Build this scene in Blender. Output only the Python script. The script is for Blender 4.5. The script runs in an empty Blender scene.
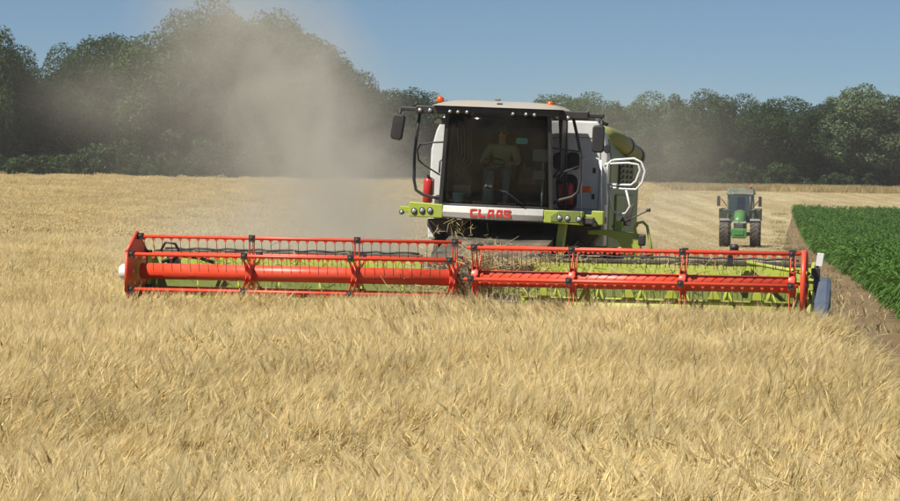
import bpy, bmesh, math, random
import numpy as np
from mathutils import Matrix, Vector
random.seed(7); rng = np.random.default_rng(11)
R = math.radians
sc = bpy.context.scene
COL = sc.collection

# ------------------------------------------------------------------ camera
FPX = 2600.0                                   # focal length in pixels of the 900 px wide photograph
CAM = Vector((0, 0, 2.2))
CAMR = Matrix.Rotation(R(90 - 1.157), 3, 'X') @ Matrix.Rotation(R(.95), 3, 'Z')
cam = bpy.data.cameras.new('camera'); cam.lens = FPX / 900 * 36; cam.sensor_width = 36
cam.clip_start = .5; cam.clip_end = 6000
camo = bpy.data.objects.new('camera', cam); COL.objects.link(camo)
camo.matrix_world = Matrix.Translation(CAM) @ CAMR.to_4x4(); sc.camera = camo

# ------------------------------------------------------------------ light
SUN_EL, SUN_AZ = 54.0, -130.0                  # azimuth from +Y towards +X
sd = Vector((math.cos(R(SUN_EL)) * math.sin(R(SUN_AZ)), math.cos(R(SUN_EL)) * math.cos(R(SUN_AZ)), math.sin(R(SUN_EL))))
w = bpy.data.worlds.new('World'); sc.world = w; w.use_nodes = True
nt = w.node_tree; nt.nodes.clear()
sky = nt.nodes.new('ShaderNodeTexSky'); sky.sky_type = 'NISHITA'; sky.sun_disc = False
sky.sun_elevation = R(SUN_EL); sky.sun_rotation = R(SUN_AZ)
sky.altitude = 2500; sky.air_density = 1.0; sky.dust_density = .3; sky.ozone_density = 3.0
tint = nt.nodes.new('ShaderNodeMix'); tint.data_type = 'RGBA'; tint.blend_type = 'MULTIPLY'; tint.inputs[0].default_value = 1
tint.inputs[7].default_value = (.70, .84, .97, 1)
bg = nt.nodes.new('ShaderNodeBackground'); bg.inputs[1].default_value = .05
out = nt.nodes.new('ShaderNodeOutputWorld')
nt.links.new(sky.outputs[0], tint.inputs[6]); nt.links.new(tint.outputs[2], bg.inputs[0]); nt.links.new(bg.outputs[0], out.inputs[0])
sl = bpy.data.lights.new('sun', 'SUN'); sl.energy = 5.0; sl.angle = R(.5); sl.color = (1, .95, .86)
so = bpy.data.objects.new('sun', sl); COL.objects.link(so); so.rotation_euler = sd.to_track_quat('Z', 'Y').to_euler()
sc.view_settings.view_transform = 'Standard'; sc.view_settings.look = 'None'; sc.view_settings.gamma = 1
sc.view_settings.use_curve_mapping = False; sc.view_settings.exposure = .5
cy = sc.cycles; cy.use_denoising = True; cy.max_bounces = 6; cy.diffuse_bounces = 3; cy.glossy_bounces = 3
cy.transmission_bounces = 4; cy.transparent_max_bounces = 12; cy.volume_bounces = 1
cy.volume_step_rate = 2.0; cy.volume_max_steps = 40; cy.sample_clamp_indirect = 6

# ------------------------------------------------------------------ helpers
def tag(o, label=None, cat=None, group=None, kind=None):
    if label: o['label'] = label
    if cat: o['category'] = cat
    if group: o['group'] = group
    if kind: o['kind'] = kind
    return o
def empty(name, mw):
    o = bpy.data.objects.new(name, None); COL.objects.link(o); o.matrix_world = mw; o.empty_display_size = .3
    return o
class MB:
    """collects shapes, builds ONE mesh object"""
    def __init__(s): s.v = []; s.f = []; s.sm = []
    def add(s, v, f, smooth=False):
        n = len(s.v); s.v += [tuple(p) for p in v]; s.f += [tuple(i + n for i in q) for q in f]; s.sm += [smooth] * len(f); return s
    def box(s, c, d, m=None):
        x, y, z = d[0] / 2, d[1] / 2, d[2] / 2
        v = [Vector((a * x, b * y, e * z)) for a in (-1, 1) for b in (-1, 1) for e in (-1, 1)]
        if m is not None: v = [m @ p for p in v]
        v = [p + Vector(c) for p in v]
        return s.add(v, [(0, 1, 3, 2), (4, 6, 7, 5), (0, 4, 5, 1), (2, 3, 7, 6), (0, 2, 6, 4), (1, 5, 7, 3)])
    def hexa(s, lo, hi):
        """frustum from 4 lower + 4 upper points, both counter-clockwise seen from above"""
        return s.add(list(lo) + list(hi), [(3, 2, 1, 0), (4, 5, 6, 7), (0, 1, 5, 4), (1, 2, 6, 5), (2, 3, 7, 6), (3, 0, 4, 7)])
    def tube(s, path, r, n=8, cap=True, closed=False):
        P = [Vector(p) for p in path]; k = len(P); rs = r if isinstance(r, (list, tuple)) else [r] * k
        v = []; up = None
        for i, p in enumerate(P):
            if closed: t = P[(i + 1) % k] - P[i - 1]
            else: t = (P[min(i + 1, k - 1)] - P[max(i - 1, 0)])
            t.normalize()
            if up is None: up = t.orthogonal().normalized()
            up = (up - t * up.dot(t))
            up = up.normalized() if up.length > 1e-6 else t.orthogonal().normalized()
            b = t.cross(up)
            for j in range(n):
                a = 2 * math.pi * j / n; v.append(p + (up * math.cos(a) + b * math.sin(a)) * rs[i])
        f = [(i * n + j, i * n + (j + 1) % n, (i + 1) * n + (j + 1) % n, (i + 1) * n + j) for i in range(k - 1) for j in range(n)]
        if closed: f += [((k - 1) * n + j, (k - 1) * n + (j + 1) % n, (j + 1) % n, j) for j in range(n)]
        s.add(v, f, True)
        if cap and not closed:
            m = len(s.v) - len(v)
            s.f += [tuple(m + j for j in reversed(range(n))), tuple(m + (k - 1) * n + j for j in range(n))]; s.sm += [False, False]
        return s
    def lathe(s, prof, n=20, m=None, smooth=True):
        """profile (r, h) revolved about local Z"""
        v = [Vector((r * math.cos(2 * math.pi * j / n), r * math.sin(2 * math.pi * j / n), h)) for r, h in prof for j in range(n)]
        if m is not None: v = [m @ p for p in v]
        k = len(prof)
        f = [(i * n + j, i * n + (j + 1) % n, (i + 1) * n + (j + 1) % n, (i + 1) * n + j) for i in range(k - 1) for j in range(n)]
        s.add(v, f, smooth); b = len(s.v) - len(v)
        s.f += [tuple(b + j for j in reversed(range(n))), tuple(b + (k - 1) * n + j for j in range(n))]; s.sm += [False, False]
        return s
    def prism(s, poly, axis, a, b):
        """2-D polygon extruded along axis 'x','y' or 'z' from a to b"""
        def P(u, w, t): return {'x': (t, u, w), 'y': (u, t, w), 'z': (u, w, t)}[axis]
        n = len(poly)
        v = [P(u, w, a) for u, w in poly] + [P(u, w, b) for u, w in poly]
        return s.add(v, [tuple(range(n)), tuple(reversed(range(n, 2 * n)))] + [(i, i + n, (i + 1) % n + n, (i + 1) % n) for i in range(n)])
    def mesh(s, name, xf=None):
        me = bpy.data.meshes.new(name); v = s.v
        if xf is not None: v = [tuple(xf @ Vector(p)) for p in v]
        me.from_pydata(v, [], s.f); me.polygons.foreach_set('use_smooth', s.sm)
        bm = bmesh.new(); bm.from_mesh(me); bmesh.ops.recalc_face_normals(bm, faces=bm.faces); bm.to_mesh(me); bm.free()
        me.update(); return me
    def build(s, name, mat, parent=None, xf=None, bevel=0, label=None):
        o = bpy.data.objects.new(name, s.mesh(name, xf)); COL.objects.link(o); o.data.materials.append(mat)
        if parent: o.parent = parent
        if bevel:
            b = o.modifiers.new('bevel', 'BEVEL'); b.width = bevel; b.segments = 2; b.limit_method = 'ANGLE'; b.angle_limit = R(40)
        if label: o['label'] = label
        return o
def raw(name, v, f, mat, smooth=False):
    me = bpy.data.meshes.new(name); v = np.asarray(v, np.float32); f = np.asarray(f, np.int32); n = f.shape[1]
    me.vertices.add(len(v)); me.vertices.foreach_set('co', v.ravel())
    me.loops.add(f.size); me.loops.foreach_set('vertex_index', f.ravel())
    me.polygons.add(len(f)); me.polygons.foreach_set('loop_start', np.arange(0, f.size, n, dtype=np.int32))
    me.update(calc_edges=True); me.validate()
    if smooth: me.polygons.foreach_set('use_smooth', [True] * len(f))
    if mat: me.materials.append(mat)
    return me

# ------------------------------------------------------------------ materials
def N(nt, t, **k):
    n = nt.nodes.new(t)
    for a, b in k.items(): setattr(n, a, b)
    return n
def mixc(nt, fac, a, b, mode='MIX'):
    m = N(nt, 'ShaderNodeMix', data_type='RGBA', blend_type=mode)
    for i, x in ((0, fac), (6, a), (7, b)):
        if hasattr(x, 'links'): nt.links.new(x, m.inputs[i])
        else: m.inputs[i].default_value = x if i == 0 or len(x) == 4 else (*x, 1)
    return m.outputs[2]
def ramp(nt, src, p0, p1, c0=(0, 0, 0, 1), c1=(1, 1, 1, 1)):
    r = N(nt, 'ShaderNodeValToRGB'); r.color_ramp.elements[0].position = p0; r.color_ramp.elements[1].position = p1
    r.color_ramp.elements[0].color = c0; r.color_ramp.elements[1].color = c1
    nt.links.new(src, r.inputs[0]); return r.outputs[0]
def noise(nt, scale, detail=4, vec=None, rough=.55):
    n = N(nt, 'ShaderNodeTexNoise'); n.inputs['Scale'].default_value = scale; n.inputs['Detail'].default_value = detail
    n.inputs['Roughness'].default_value = rough
    if vec is not None: nt.links.new(vec, n.inputs['Vector'])
    return n.outputs[0]
def geo_pos(nt): return N(nt, 'ShaderNodeNewGeometry').outputs['Position']
def new_mat(name):
    m = bpy.data.materials.new(name); m.use_nodes = True; nt = m.node_tree
    return m, nt, nt.nodes['Principled BSDF']
DUST = (.36, .29, .19)
def paint(name, col, rough=.4, metal=0, dust=.35, dscale=3.0, coat=0, bump=0):
    """worn machine paint: colour drift, settled harvest dust, broken gloss"""
    m, nt, p = new_mat(name); tc = N(nt, 'ShaderNodeTexCoord').outputs['Object']
    n1 = noise(nt, dscale, 6, tc, .65); n2 = noise(nt, dscale * 7, 3, tc)
    c = mixc(nt, n2, [x * .86 for x in col], [min(1, x * 1.1) for x in col])
    g = N(nt, 'ShaderNodeNewGeometry'); sx = N(nt, 'ShaderNodeSeparateXYZ'); nt.links.new(g.outputs['Normal'], sx.inputs[0])
    up = N(nt, 'ShaderNodeMapRange'); up.inputs[1].default_value = -.2; up.inputs[2].default_value = 1; up.inputs[3].default_value = .45; up.inputs[4].default_value = 1.25
    nt.links.new(sx.outputs[2], up.inputs[0])
    f = ramp(nt, n1, .35, .8); mm = N(nt, 'ShaderNodeMath', operation='MULTIPLY'); nt.links.new(f, mm.inputs[0]); nt.links.new(up.outputs[0], mm.inputs[1])
    m2 = N(nt, 'ShaderNodeMath', operation='MULTIPLY', use_clamp=True); nt.links.new(mm.outputs[0], m2.inputs[0]); m2.inputs[1].default_value = dust * 1.6
    c = mixc(nt, m2.outputs[0], c, DUST); nt.links.new(c, p.inputs['Base Color'])
    rr = N(nt, 'ShaderNodeMapRange'); rr.inputs[3].default_value = rough; rr.inputs[4].default_value = min(1, rough + .4); nt.links.new(m2.outputs[0], rr.inputs[0])
    nt.links.new(rr.outputs[0], p.inputs['Roughness']); p.inputs['Metallic'].default_value = metal; p.inputs['Coat Weight'].default_value = coat
    if bump:
        b = N(nt, 'ShaderNodeBump'); b.inputs['Strength'].default_value = bump; b.inputs['Distance'].default_value = .02
        nt.links.new(n2, b.inputs['Height']); nt.links.new(b.outputs[0], p.inputs['Normal'])
    return m
M_RED = paint('reel_red', (.70, .058, .02), .38, dust=.16, dscale=2)
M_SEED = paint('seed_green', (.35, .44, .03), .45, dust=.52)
M_SEED_SHADE = paint('seed_green_shaded', (.16, .21, .03), .45, dust=.3)  # darkened copy of the seed green, the flank's shade is put into the colour
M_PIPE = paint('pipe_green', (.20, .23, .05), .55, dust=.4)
M_WHITE = paint('panel_white', (.62, .63, .61), .4, dust=.22, dscale=1.5)
M_ROOF = paint('roof_grey', (.33, .32, .29), .5, dust=.5)
M_BLACK = paint('black_plastic', (.018, .018, .019), .5, dust=.08)
M_DARK = paint('dark_steel', (.045, .043, .04), .5, .3, dust=.45, dscale=2)
M_RUB = paint('rubber', (.022, .021, .02), .75, dust=.35, dscale=4, bump=.3)
M_STEEL = paint('bare_steel', (.42, .46, .52), .28, .85, dust=.3)
M_RAIL = paint('white_rail', (.72, .73, .72), .4, dust=.12)
M_BUMP = paint('bumper_silver', (.55, .54, .5), .35, .1, dust=.25)
M_LETTER = paint('letter_red', (.62, .035, .012), .4, dust=.08)
M_DIV = paint('divider_grey', (.04, .065, .11), .6, dust=.1)
M_EXT = paint('extinguisher_red', (.5, .02, .02), .3, dust=.15)
M_JDG = paint('tractor_green', (.035, .19, .035), .35, dust=.25)
M_JDD = paint('tractor_dark_green', (.045, .085, .05), .45, dust=.35)
M_GREYP = paint('grey_plastic', (.16, .165, .17), .55, dust=.4)
M_SEAT = paint('seat_cloth', (.035, .04, .035), .9, dust=.05)
M_CARD = paint('cardboard', (.3, .2, .1), .9, dust=.1)
M_BUCK = paint('bucket_blue', (.42, .62, .68), .5, dust=.1, dscale=8)
M_TEAL = paint('plain_teal', (.1, .42, .38), .5, dust=.05)
def glass(name, tint, fr=1.0):
    m, nt, p = new_mat(name); nt.nodes.remove(p); o = nt.nodes['Material Output']
    t = N(nt, 'ShaderNodeBsdfTransparent'); t.inputs[0].default_value = (*tint, 1)
    g = N(nt, 'ShaderNodeBsdfGlossy'); g.inputs[0].default_value = (1, 1, 1, 1); g.inputs[1].default_value = .04
    d = N(nt, 'ShaderNodeBsdfDiffuse'); d.inputs[0].default_value = (*DUST, 1)
    f = N(nt, 'ShaderNodeFresnel'); f.inputs[0].default_value = fr
    a = N(nt, 'ShaderNodeMixShader'); b = N(nt, 'ShaderNodeMixShader')
    nt.links.new(f.outputs[0], a.inputs[0]); nt.links.new(t.outputs[0], a.inputs[1]); nt.links.new(g.outputs[0], a.inputs[2])
    tc = N(nt, 'ShaderNodeTexCoord').outputs['Object']
    dn = ramp(nt, noise(nt, 2.2, 6, tc, .7), .4, .85, (.004, .004, .004, 1), (.035, .035, .035, 1))
    nt.links.new(dn, b.inputs[0]); nt.links.new(a.outputs[0], b.inputs[1]); nt.links.new(d.outputs[0], b.inputs[2]); nt.links.new(b.outputs[0], o.inputs[0])
    return m
M_GLASS = glass('cab_glass', (.80, .86, .82), 1.24); M_TGLASS = glass('tractor_glass', (.5, .6, .62), 1.9)
def lampglass(name, col, rough=.15):
    m, nt, p = new_mat(name); tc = N(nt, 'ShaderNodeTexCoord').outputs['Object']
    nt.links.new(mixc(nt, noise(nt, 40, 2, tc), [c * .7 for c in col], col), p.inputs['Base Color']); p.inputs['Roughness'].default_value = rough; p.inputs['Metallic'].default_value = .25
    return m
M_LAMP = lampglass('lamp_lens', (.48, .49, .48)); M_AMBER = lampglass('amber_dome', (.9, .13, .006), .25)
M_SKIN = paint('skin', (.42, .24, .16), .6, dust=.1); M_SHIRT = paint('khaki_shirt', (.36, .35, .22), .9, dust=.05)
M_JEANS = paint('blue_trousers', (.1, .19, .24), .9, dust=.15); M_HAIR = paint('hair_brown', (.05, .035, .02), .8, dust=.05)

def plant_mat(name, cols, trans=.3, scale=.25, rough=.6, obj_rand=.5, gl=.2, tone=False):
    """cols = dark, mid, light; drifts by position in the field and by plant"""
    m, nt, p = new_mat(name); o = nt.nodes['Material Output']
    pos = geo_pos(nt); n1 = noise(nt, scale, 5, pos, .6); n2 = noise(nt, scale * 40, 2, pos)
    rnd = N(nt, 'ShaderNodeObjectInfo').outputs['Random']
    c = mixc(nt, ramp(nt, n1, .3, .7), cols[0], cols[1]); c = mixc(nt, ramp(nt, n2, .35, .75), c, cols[2])
    mu = N(nt, 'ShaderNodeMapRange'); mu.inputs[3].default_value = 1 - obj_rand / 2; mu.inputs[4].default_value = 1 + obj_rand / 2; nt.links.new(rnd, mu.inputs[0])
    hs = N(nt, 'ShaderNodeHueSaturation'); nt.links.new(c, hs.inputs['Color'])
    if tone:
        ta = N(nt, 'ShaderNodeAttribute', attribute_name='tone'); tm = N(nt, 'ShaderNodeMath', operation='MULTIPLY'); nt.links.new(mu.outputs[0], tm.inputs[0]); nt.links.new(ta.outputs['Fac'], tm.inputs[1]); nt.links.new(tm.outputs[0], hs.inputs['Value'])
    else: nt.links.new(mu.outputs[0], hs.inputs['Value'])
    c = hs.outputs[0]
    nt.links.new(c, p.inputs['Base Color']); p.inputs['Roughness'].default_value = rough; p.inputs['Specular IOR Level'].default_value = gl
    t = N(nt, 'ShaderNodeBsdfTranslucent'); nt.links.new(c, t.inputs[0])
    mx = N(nt, 'ShaderNodeMixShader'); mx.inputs[0].default_value = trans
    nt.links.new(p.outputs[0], mx.inputs[1]); nt.links.new(t.outputs[0], mx.inputs[2]); nt.links.new(mx.outputs[0], o.inputs[0])
    return m
M_BARLEY = [plant_mat('barley_stem', ((.52, .385, .15), (.57, .44, .19), (.64, .52, .25)), .35, .18, .5, .25, .3, True),
            plant_mat('barley_ear', ((.54, .40, .16), (.60, .465, .20), (.68, .55, .27)), .25, .18, .55, .25, .3, True),
            plant_mat('barley_awn', ((.67, .525, .23), (.73, .595, .29), (.82, .71, .43)), .45, .18, .4, .25, .4, True)]
M_STRAW = plant_mat('loose_straw', ((.42, .31, .14), (.55, .43, .2), (.68, .56, .3)), .2, 2, .6, .3)
M_STUB = plant_mat('stubble_straw', ((.36, .285, .145), (.42, .335, .175), (.52, .43, .25)), .3, .1, .6, .3)
M_DRYG = plant_mat('dry_grass', ((.30, .22, .09), (.38, .29, .13), (.46, .38, .19)), .2, .1, .7, .4)
M_WEED = plant_mat('track_weeds', ((.24, .19, .09), (.17, .165, .065), (.34, .28, .15)), .2, .5, .7, .5)
M_MAIZE = plant_mat('maize_leaf', ((.045, .11, .015), (.064, .142, .021), (.095, .185, .031)), .3, .3, .55, .5, .25)
M_BARK = paint('bark', (.07, .055, .04), .9, dust=.1, bump=.6)
def leaf_mat(name, c): return plant_mat(name, ([x * .75 for x in c], c, [x * 1.3 for x in c]), .3, .35, .6, .75, .2)
M_LEAF = [leaf_mat('oak_leaves', (.04, .076, .019)), leaf_mat('ash_leaves', (.05, .092, .024)), leaf_mat('willow_leaves', (.088, .126, .058)), leaf_mat('dark_leaves', (.03, .058, .016))]

# ------------------------------------------------------------------ terrain (height depends on y only)
def sstep(a, b, x):
    t = np.clip((np.asarray(x, float) - a) / (b - a), 0, 1); return t * t * (3 - 2 * t)
def zt(y): return -.3 * sstep(60, 140, y) + 4.5 * sstep(140, 352, y)
ROWS = [-60, -30, -10, 0] + list(range(5, 400, 5)) + [420, 460, 520, 600, 800, 1100, 1600, 2400, 4000]
def sheet(name, xl, xr, y0, y1, dz, mat, nx=1):
    ys = [y for y in ROWS if y0 < y < y1]; ys = [y0] + ys + [y1]
    v = []; 
    for y in ys:
        a, b = xl(y), xr(y); z = float(zt(y)) + dz
        for i in range(nx + 1): v.append((a + (b - a) * i / nx, y, z))
    f = [(r * (nx + 1) + i, r * (nx + 1) + i + 1, (r + 1) * (nx + 1) + i + 1, (r + 1) * (nx + 1) + i) for r in range(len(ys) - 1) for i in range(nx)]
    o = bpy.data.objects.new(name, raw(name, v, f, mat)); COL.objects.link(o); o['kind'] = 'structure'; return o
def earth(name, c0, c1, c2, s=1.0, stripe=None, bump=.6):
    m, nt, p = new_mat(name); pos = geo_pos(nt)
    n1 = noise(nt, .12 * s, 6, pos, .65); n2 = noise(nt, 2.2 * s, 8, pos, .7); n3 = noise(nt, 14 * s, 4, pos)
    c = mixc(nt, ramp(nt, n1, .35, .68), c0, c1); c = mixc(nt, ramp(nt, n2, .45, .8), c, c2)
    if stripe:
        mp = N(nt, 'ShaderNodeMapping'); mp.inputs['Rotation'].default_value = (0, 0, R(6.9)); mp.inputs['Scale'].default_value = (1, .035, 1); nt.links.new(pos, mp.inputs[0])
        st1 = noise(nt, .55, 3, mp.outputs[0], .6)
        c = mixc(nt, ramp(nt, st1, .42, .62, (0, 0, 0, 1), (.75, .75, .75, 1)), c, stripe)
    nt.links.new(c, p.inputs['Base Color']); p.inputs['Roughness'].default_value = .95; p.inputs['Specular IOR Level'].default_value = .1
    b = N(nt, 'ShaderNodeBump'); b.inputs['Strength'].default_value = bump; b.inputs['Distance'].default_value = .08
    ad = N(nt, 'ShaderNodeMath', operation='ADD'); nt.links.new(n2, ad.inputs[0]); nt.links.new(n3, ad.inputs[1])
    nt.links.new(ad.outputs[0], b.inputs['Height']); nt.links.new(b.outputs[0], p.inputs['Normal'])
    return m
crop_r = lambda y: 5.18 + (y - 39) * .085                     # right edge of the standing barley
cut_l = lambda y: -5.35 + (y - 41) * .11                       # left edge of the strip already cut
stub_r = lambda y: 5.7 + (y - 39) * .12                         # right edge of the stubble
track_l = lambda y: stub_r(y) + 1.6 * max(0., min(1., (y - 120) / 106)) ** 1.5
maize_l = lambda y: 8.65 + (y - 50) * .12
MAIZE_END = 226
M_SOIL = earth('field_soil', (.30, .23, .13), (.36, .28, .16), (.24, .18, .10))
M_TRACK = earth('track_soil', (.185, .128, .07), (.235, .17, .095), (.13, .092, .05), 1.6)
M_STUBG = earth('stubble_ground', (.30, .235, .12), (.34, .27, .145), (.27, .21, .11), 1, (.47, .39, .23))
M_DRYGG = earth('dry_grass_ground', (.30, .21, .095), (.35, .26, .12), (.24, .18, .08))
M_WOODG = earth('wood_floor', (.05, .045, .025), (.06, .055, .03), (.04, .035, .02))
ground = sheet('ground', lambda y: -900 - y, lambda y: 900 + y, -60, 4000, 0, M_SOIL, 8)
sheet('stubble_field', cut_l, track_l, 40, MAIZE_END, .006, M_STUBG, 6)
sheet('stubble_headland', cut_l, lambda y: 130, MAIZE_END, 300, .006, M_STUBG, 6)
sheet('dirt_track', track_l, lambda y: maize_l(y) + .4, -20, MAIZE_END, .006, M_TRACK, 2)
sheet('grass_verge', lambda y: -120, lambda y: 150, 300, 330, .006, M_DRYGG, 4)
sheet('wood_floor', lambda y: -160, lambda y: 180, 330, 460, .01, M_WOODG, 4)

# ------------------------------------------------------------------ scattering of "stuff"
def scatter(name, P, rot, scl, protos, idx, label, cat):
    me = bpy.data.meshes.new(name); P = np.asarray(P, np.float32); n = len(P)
    me.vertices.add(n); me.vertices.foreach_set('co', P.ravel())
    a = me.attributes.new('rot', 'FLOAT_VECTOR', 'POINT'); a.data.foreach_set('vector', np.asarray(rot, np.float32).ravel())
    a = me.attributes.new('scl', 'FLOAT_VECTOR', 'POINT'); a.data.foreach_set('vector', np.asarray(scl, np.float32).ravel())
    a = me.attributes.new('idx', 'INT', 'POINT'); a.data.foreach_set('value', np.asarray(idx, np.int32))
    o = bpy.data.objects.new(name, me); COL.objects.link(o)
    c = bpy.data.collections.new(name + '_kinds')
    for i, m in enumerate(protos):
        c.objects.link(bpy.data.objects.new('%s_kind_%02d' % (name, i), m))
    g = bpy.data.node_groups.new(name, 'GeometryNodeTree')
    g.interface.new_socket('Geometry', in_out='INPUT', socket_type='NodeSocketGeometry'); g.interface.new_socket('Geometry', in_out='OUTPUT', socket_type='NodeSocketGeometry')
    gi = g.nodes.new('NodeGroupInput'); go = g.nodes.new('NodeGroupOutput'); ip = g.nodes.new('GeometryNodeInstanceOnPoints'); ci = g.nodes.new('GeometryNodeCollectionInfo')
    ci.inputs[0].default_value = c; ci.inputs[1].default_value = True; ci.inputs[2].default_value = True
    def at(nm, t):
        x = g.nodes.new('GeometryNodeInputNamedAttribute'); x.data_type = t; x.inputs[0].default_value = nm; return x.outputs[0]
    er = g.nodes.new('FunctionNodeEulerToRotation')
    L = g.links.new
    L(gi.outputs[0], ip.inputs['Points']); L(ci.outputs[0], ip.inputs['Instance']); ip.inputs['Pick Instance'].default_value = True
    L(at('idx', 'INT'), ip.inputs['Instance Index']); L(at('rot', 'FLOAT_VECTOR'), er.inputs[0]); L(er.outputs[0], ip.inputs['Rotation']); L(at('scl', 'FLOAT_VECTOR'), ip.inputs['Scale'])
    L(ip.outputs[0], go.inputs[0])
    o.modifiers.new('scatter', 'NODES').node_group = g
    return tag(o, label, cat, kind='stuff')
def jgrid(x0, x1, y0, y1, s):
    gx, gy = np.meshgrid(np.arange(x0, x1, s), np.arange(y0, y1, s)); p = np.stack([gx.ravel(), gy.ravel()], 1)
    return p + rng.uniform(-.48, .48, p.shape) * s
def field(x, y, f, seed):
    r = np.random.default_rng(seed); t = 0
    for k in range(5):
        a = r.uniform(0, 6.28); q = f * r.uniform(.6, 2); t = t + np.sin((x * math.cos(a) + y * math.sin(a)) * q + r.uniform(0, 6.28))
    return t / 2.2
class SM:
    """triangle soup for plants"""
    def __init__(s): s.v = []; s.f = []; s.n = 0; s.mi = []; s.cur = 0; s.tn = []; s.tone = 1.0
    def tri(s, a, b, c): s.v += [a, b, c]; s.f.append((s.n, s.n + 1, s.n + 2)); s.n += 3
    def ribbon(s, pts, ws, side):
        for i, p in enumerate(pts):
            s.v += [p - side * ws[i], p + side * ws[i]]
            if i: b = s.n + 2 * i; s.f += [(b - 2, b - 1, b + 1), (b - 2, b + 1, b)]
        s.n += 2 * len(pts)
    def spindle(s, p, e, L, r, k=4):
        u = np.cross(e, (.3, .5, .81)); u /= np.linalg.norm(u); w = np.cross(e, u); b = s.n
        prof = ((0, .3), (.25, 1), (.7, .85), (1, .15))
        for t, q in prof:
            for j in range(k):
                a = 6.283 * j / k; s.v.append(p + e * L * t + (u * math.cos(a) + w * math.sin(a)) * r * q)
        for i in range(3):
            for j in range(k):
                A, B = b + i * k + j, b + i * k + (j + 1) % k; s.f += [(A, B, B + k), (A, B + k, A + k)]
        s.n += 4 * k
    def use(s, i): s.mi += [s.cur] * (len(s.f) - len(s.mi)); s.tn += [s.tone] * (len(s.v) - len(s.tn)); s.cur = i
    def mesh(s, name, mat):
        s.use(0); many = isinstance(mat, list); me = raw(name, np.array(s.v), np.array(s.f), mat[0] if many else mat)
        if many:
            for m in mat[1:]: me.materials.append(m)
            me.polygons.foreach_set('material_index', s.mi); me.attributes.new('tone', 'FLOAT', 'POINT').data.foreach_set('value', s.tn)
        return me
def unit(v): return v / np.linalg.norm(v)
def barley(size, n, awn, aw_w, er, low, seed, ear_k=4):
    r = np.random.default_rng(seed); s = SM(); zax = np.array((0, 0, 1.))
    for _ in range(n):
        b = np.array((r.uniform(-.5, .5) * size, r.uniform(-.5, .5) * size, 0)); az = r.normal(0, 1.0); d = np.array((math.cos(az), math.sin(az), 0))
        s.use(0); s.tone = float(np.clip(r.normal(1.04, .13), .72, 1.35)); h = r.uniform(.36, .54); lean = d * r.uniform(.02, .24) + np.append(r.normal(0, .03, 2), 0)
        top = b + zax * h + lean; side = unit(np.append(r.normal(0, 1, 2), 0))
        bend = r.choice([r.uniform(.15, .6), r.uniform(.6, 1.3), r.uniform(1.3, 2.3)], p=[.4, .42, .18])
        pts = [b + zax * h * low + lean * low * low, top]; p = top
        for k in (1, 2, 3):
            t = bend * k / 3.2 + .1; p = p + (zax * math.cos(t) + d * math.sin(t)) * .035; pts.append(p)
        s.ribbon(np.array(pts), [.0022 * er / .0065] * 2 + [.0016 * er / .0065] * 3, side)
        t = bend; e = unit(zax * math.cos(t) + d * math.sin(t) + r.normal(0, .08, 3)); L = r.uniform(.065, .095)
        s.use(1); s.spindle(p, e, L, er * r.uniform(.85, 1.15), ear_k)
        s.use(2); spr = r.uniform(.035, .13)
        for k in range(awn):
            q = p + e * L * r.uniform(.1, 1); a = unit(e + r.normal(0, spr, 3)); l = r.uniform(.13, .22); sd_ = unit(np.cross(a, r.normal(0, 1, 3))) * aw_w
            dr = np.array((0, 0, -.012)) + d * .008
            m = q + a * l * .55; s.tri(q - sd_, q + sd_, m + dr * .3); s.tri(q + a * l * .3 - sd_ * .7, q + a * l * .3 + sd_ * .7, q + a * l + dr)
        s.use(0)
        if r.random() < .25:
            az2 = r.uniform(0, 6.28); d2 = np.array((math.cos(az2), math.sin(az2), 0)); q = b + zax * h * r.uniform(.5, .95) + lean * .6; l = r.uniform(.1, .24)
            lp = [q, q + d2 * l * .4 + zax * l * .35, q + d2 * l * .8 + zax * l * .2, q + d2 * l + zax * -l * .25]
            s.ribbon(np.array(lp), [.003, .0045, .0035, .0005], np.cross(d2, zax))
    return s
def combine_local(x, y):
    c, q = math.cos(R(-10)), math.sin(R(-10)); dx, dy = x - .175, y - 40
    return dx * c + dy * q, -dx * q + dy * c
def standing(x, y):
    lx, ly = combine_local(x, y)
    front = (ly < -.5 + .12 * np.sin(x * 3.1)) & (x < crop_r(y) + .25 * np.sin(y * 1.3) + .12 * np.sin(y * 4.1))
    left = (x < cut_l(y)) & (ly > -.7)
    return front | left
def crop(name, y0, y1, s, protos, label, seed, xm):
    ymax = .178
    P = jgrid(-ymax * y1 - xm, ymax * y1 + xm, y0, y1, s); P = P[(np.abs(P[:, 0]) < ymax * P[:, 1] + xm) & standing(P[:, 0], P[:, 1])]
    n = len(P); a = field(P[:, 0], P[:, 1], .55, seed) * 1.2 + rng.normal(0, .55, n) + .5
    hz = .87 + .08 * field(P[:, 0], P[:, 1], .8, seed + 1) + rng.normal(0, .05, n)
    rot = np.stack([rng.normal(0, .06, n), rng.normal(.06, .06, n) + .16 * np.clip(field(P[:, 0], P[:, 1], .9, seed + 2) - .1, 0, 1), a], 1)
    sx = rng.uniform(.9, 1.15, n)
    scatter(name, np.column_stack([P, zt(P[:, 1])]), rot, np.column_stack([sx, sx, hz]), protos, rng.integers(0, len(protos), n), label, 'barley')
near = [barley(.55, 72, 14, .0015, .0082, .25, 100 + i).mesh('barley_near', M_BARLEY) for i in range(7)]
mid = [barley(1.1, 210, 5, .0026, .009, .35, 200 + i, 3).mesh('barley_mid', M_BARLEY) for i in range(5)]
far = [barley(3.2, 420, 3, .009, .026, .5, 300 + i, 3).mesh('barley_far', M_BARLEY) for i in range(5)]
crop('barley_crop', 5, 43, .40, near, 'ripe straw coloured bearded barley standing in front of the harvester', 5, 2.0)
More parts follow.
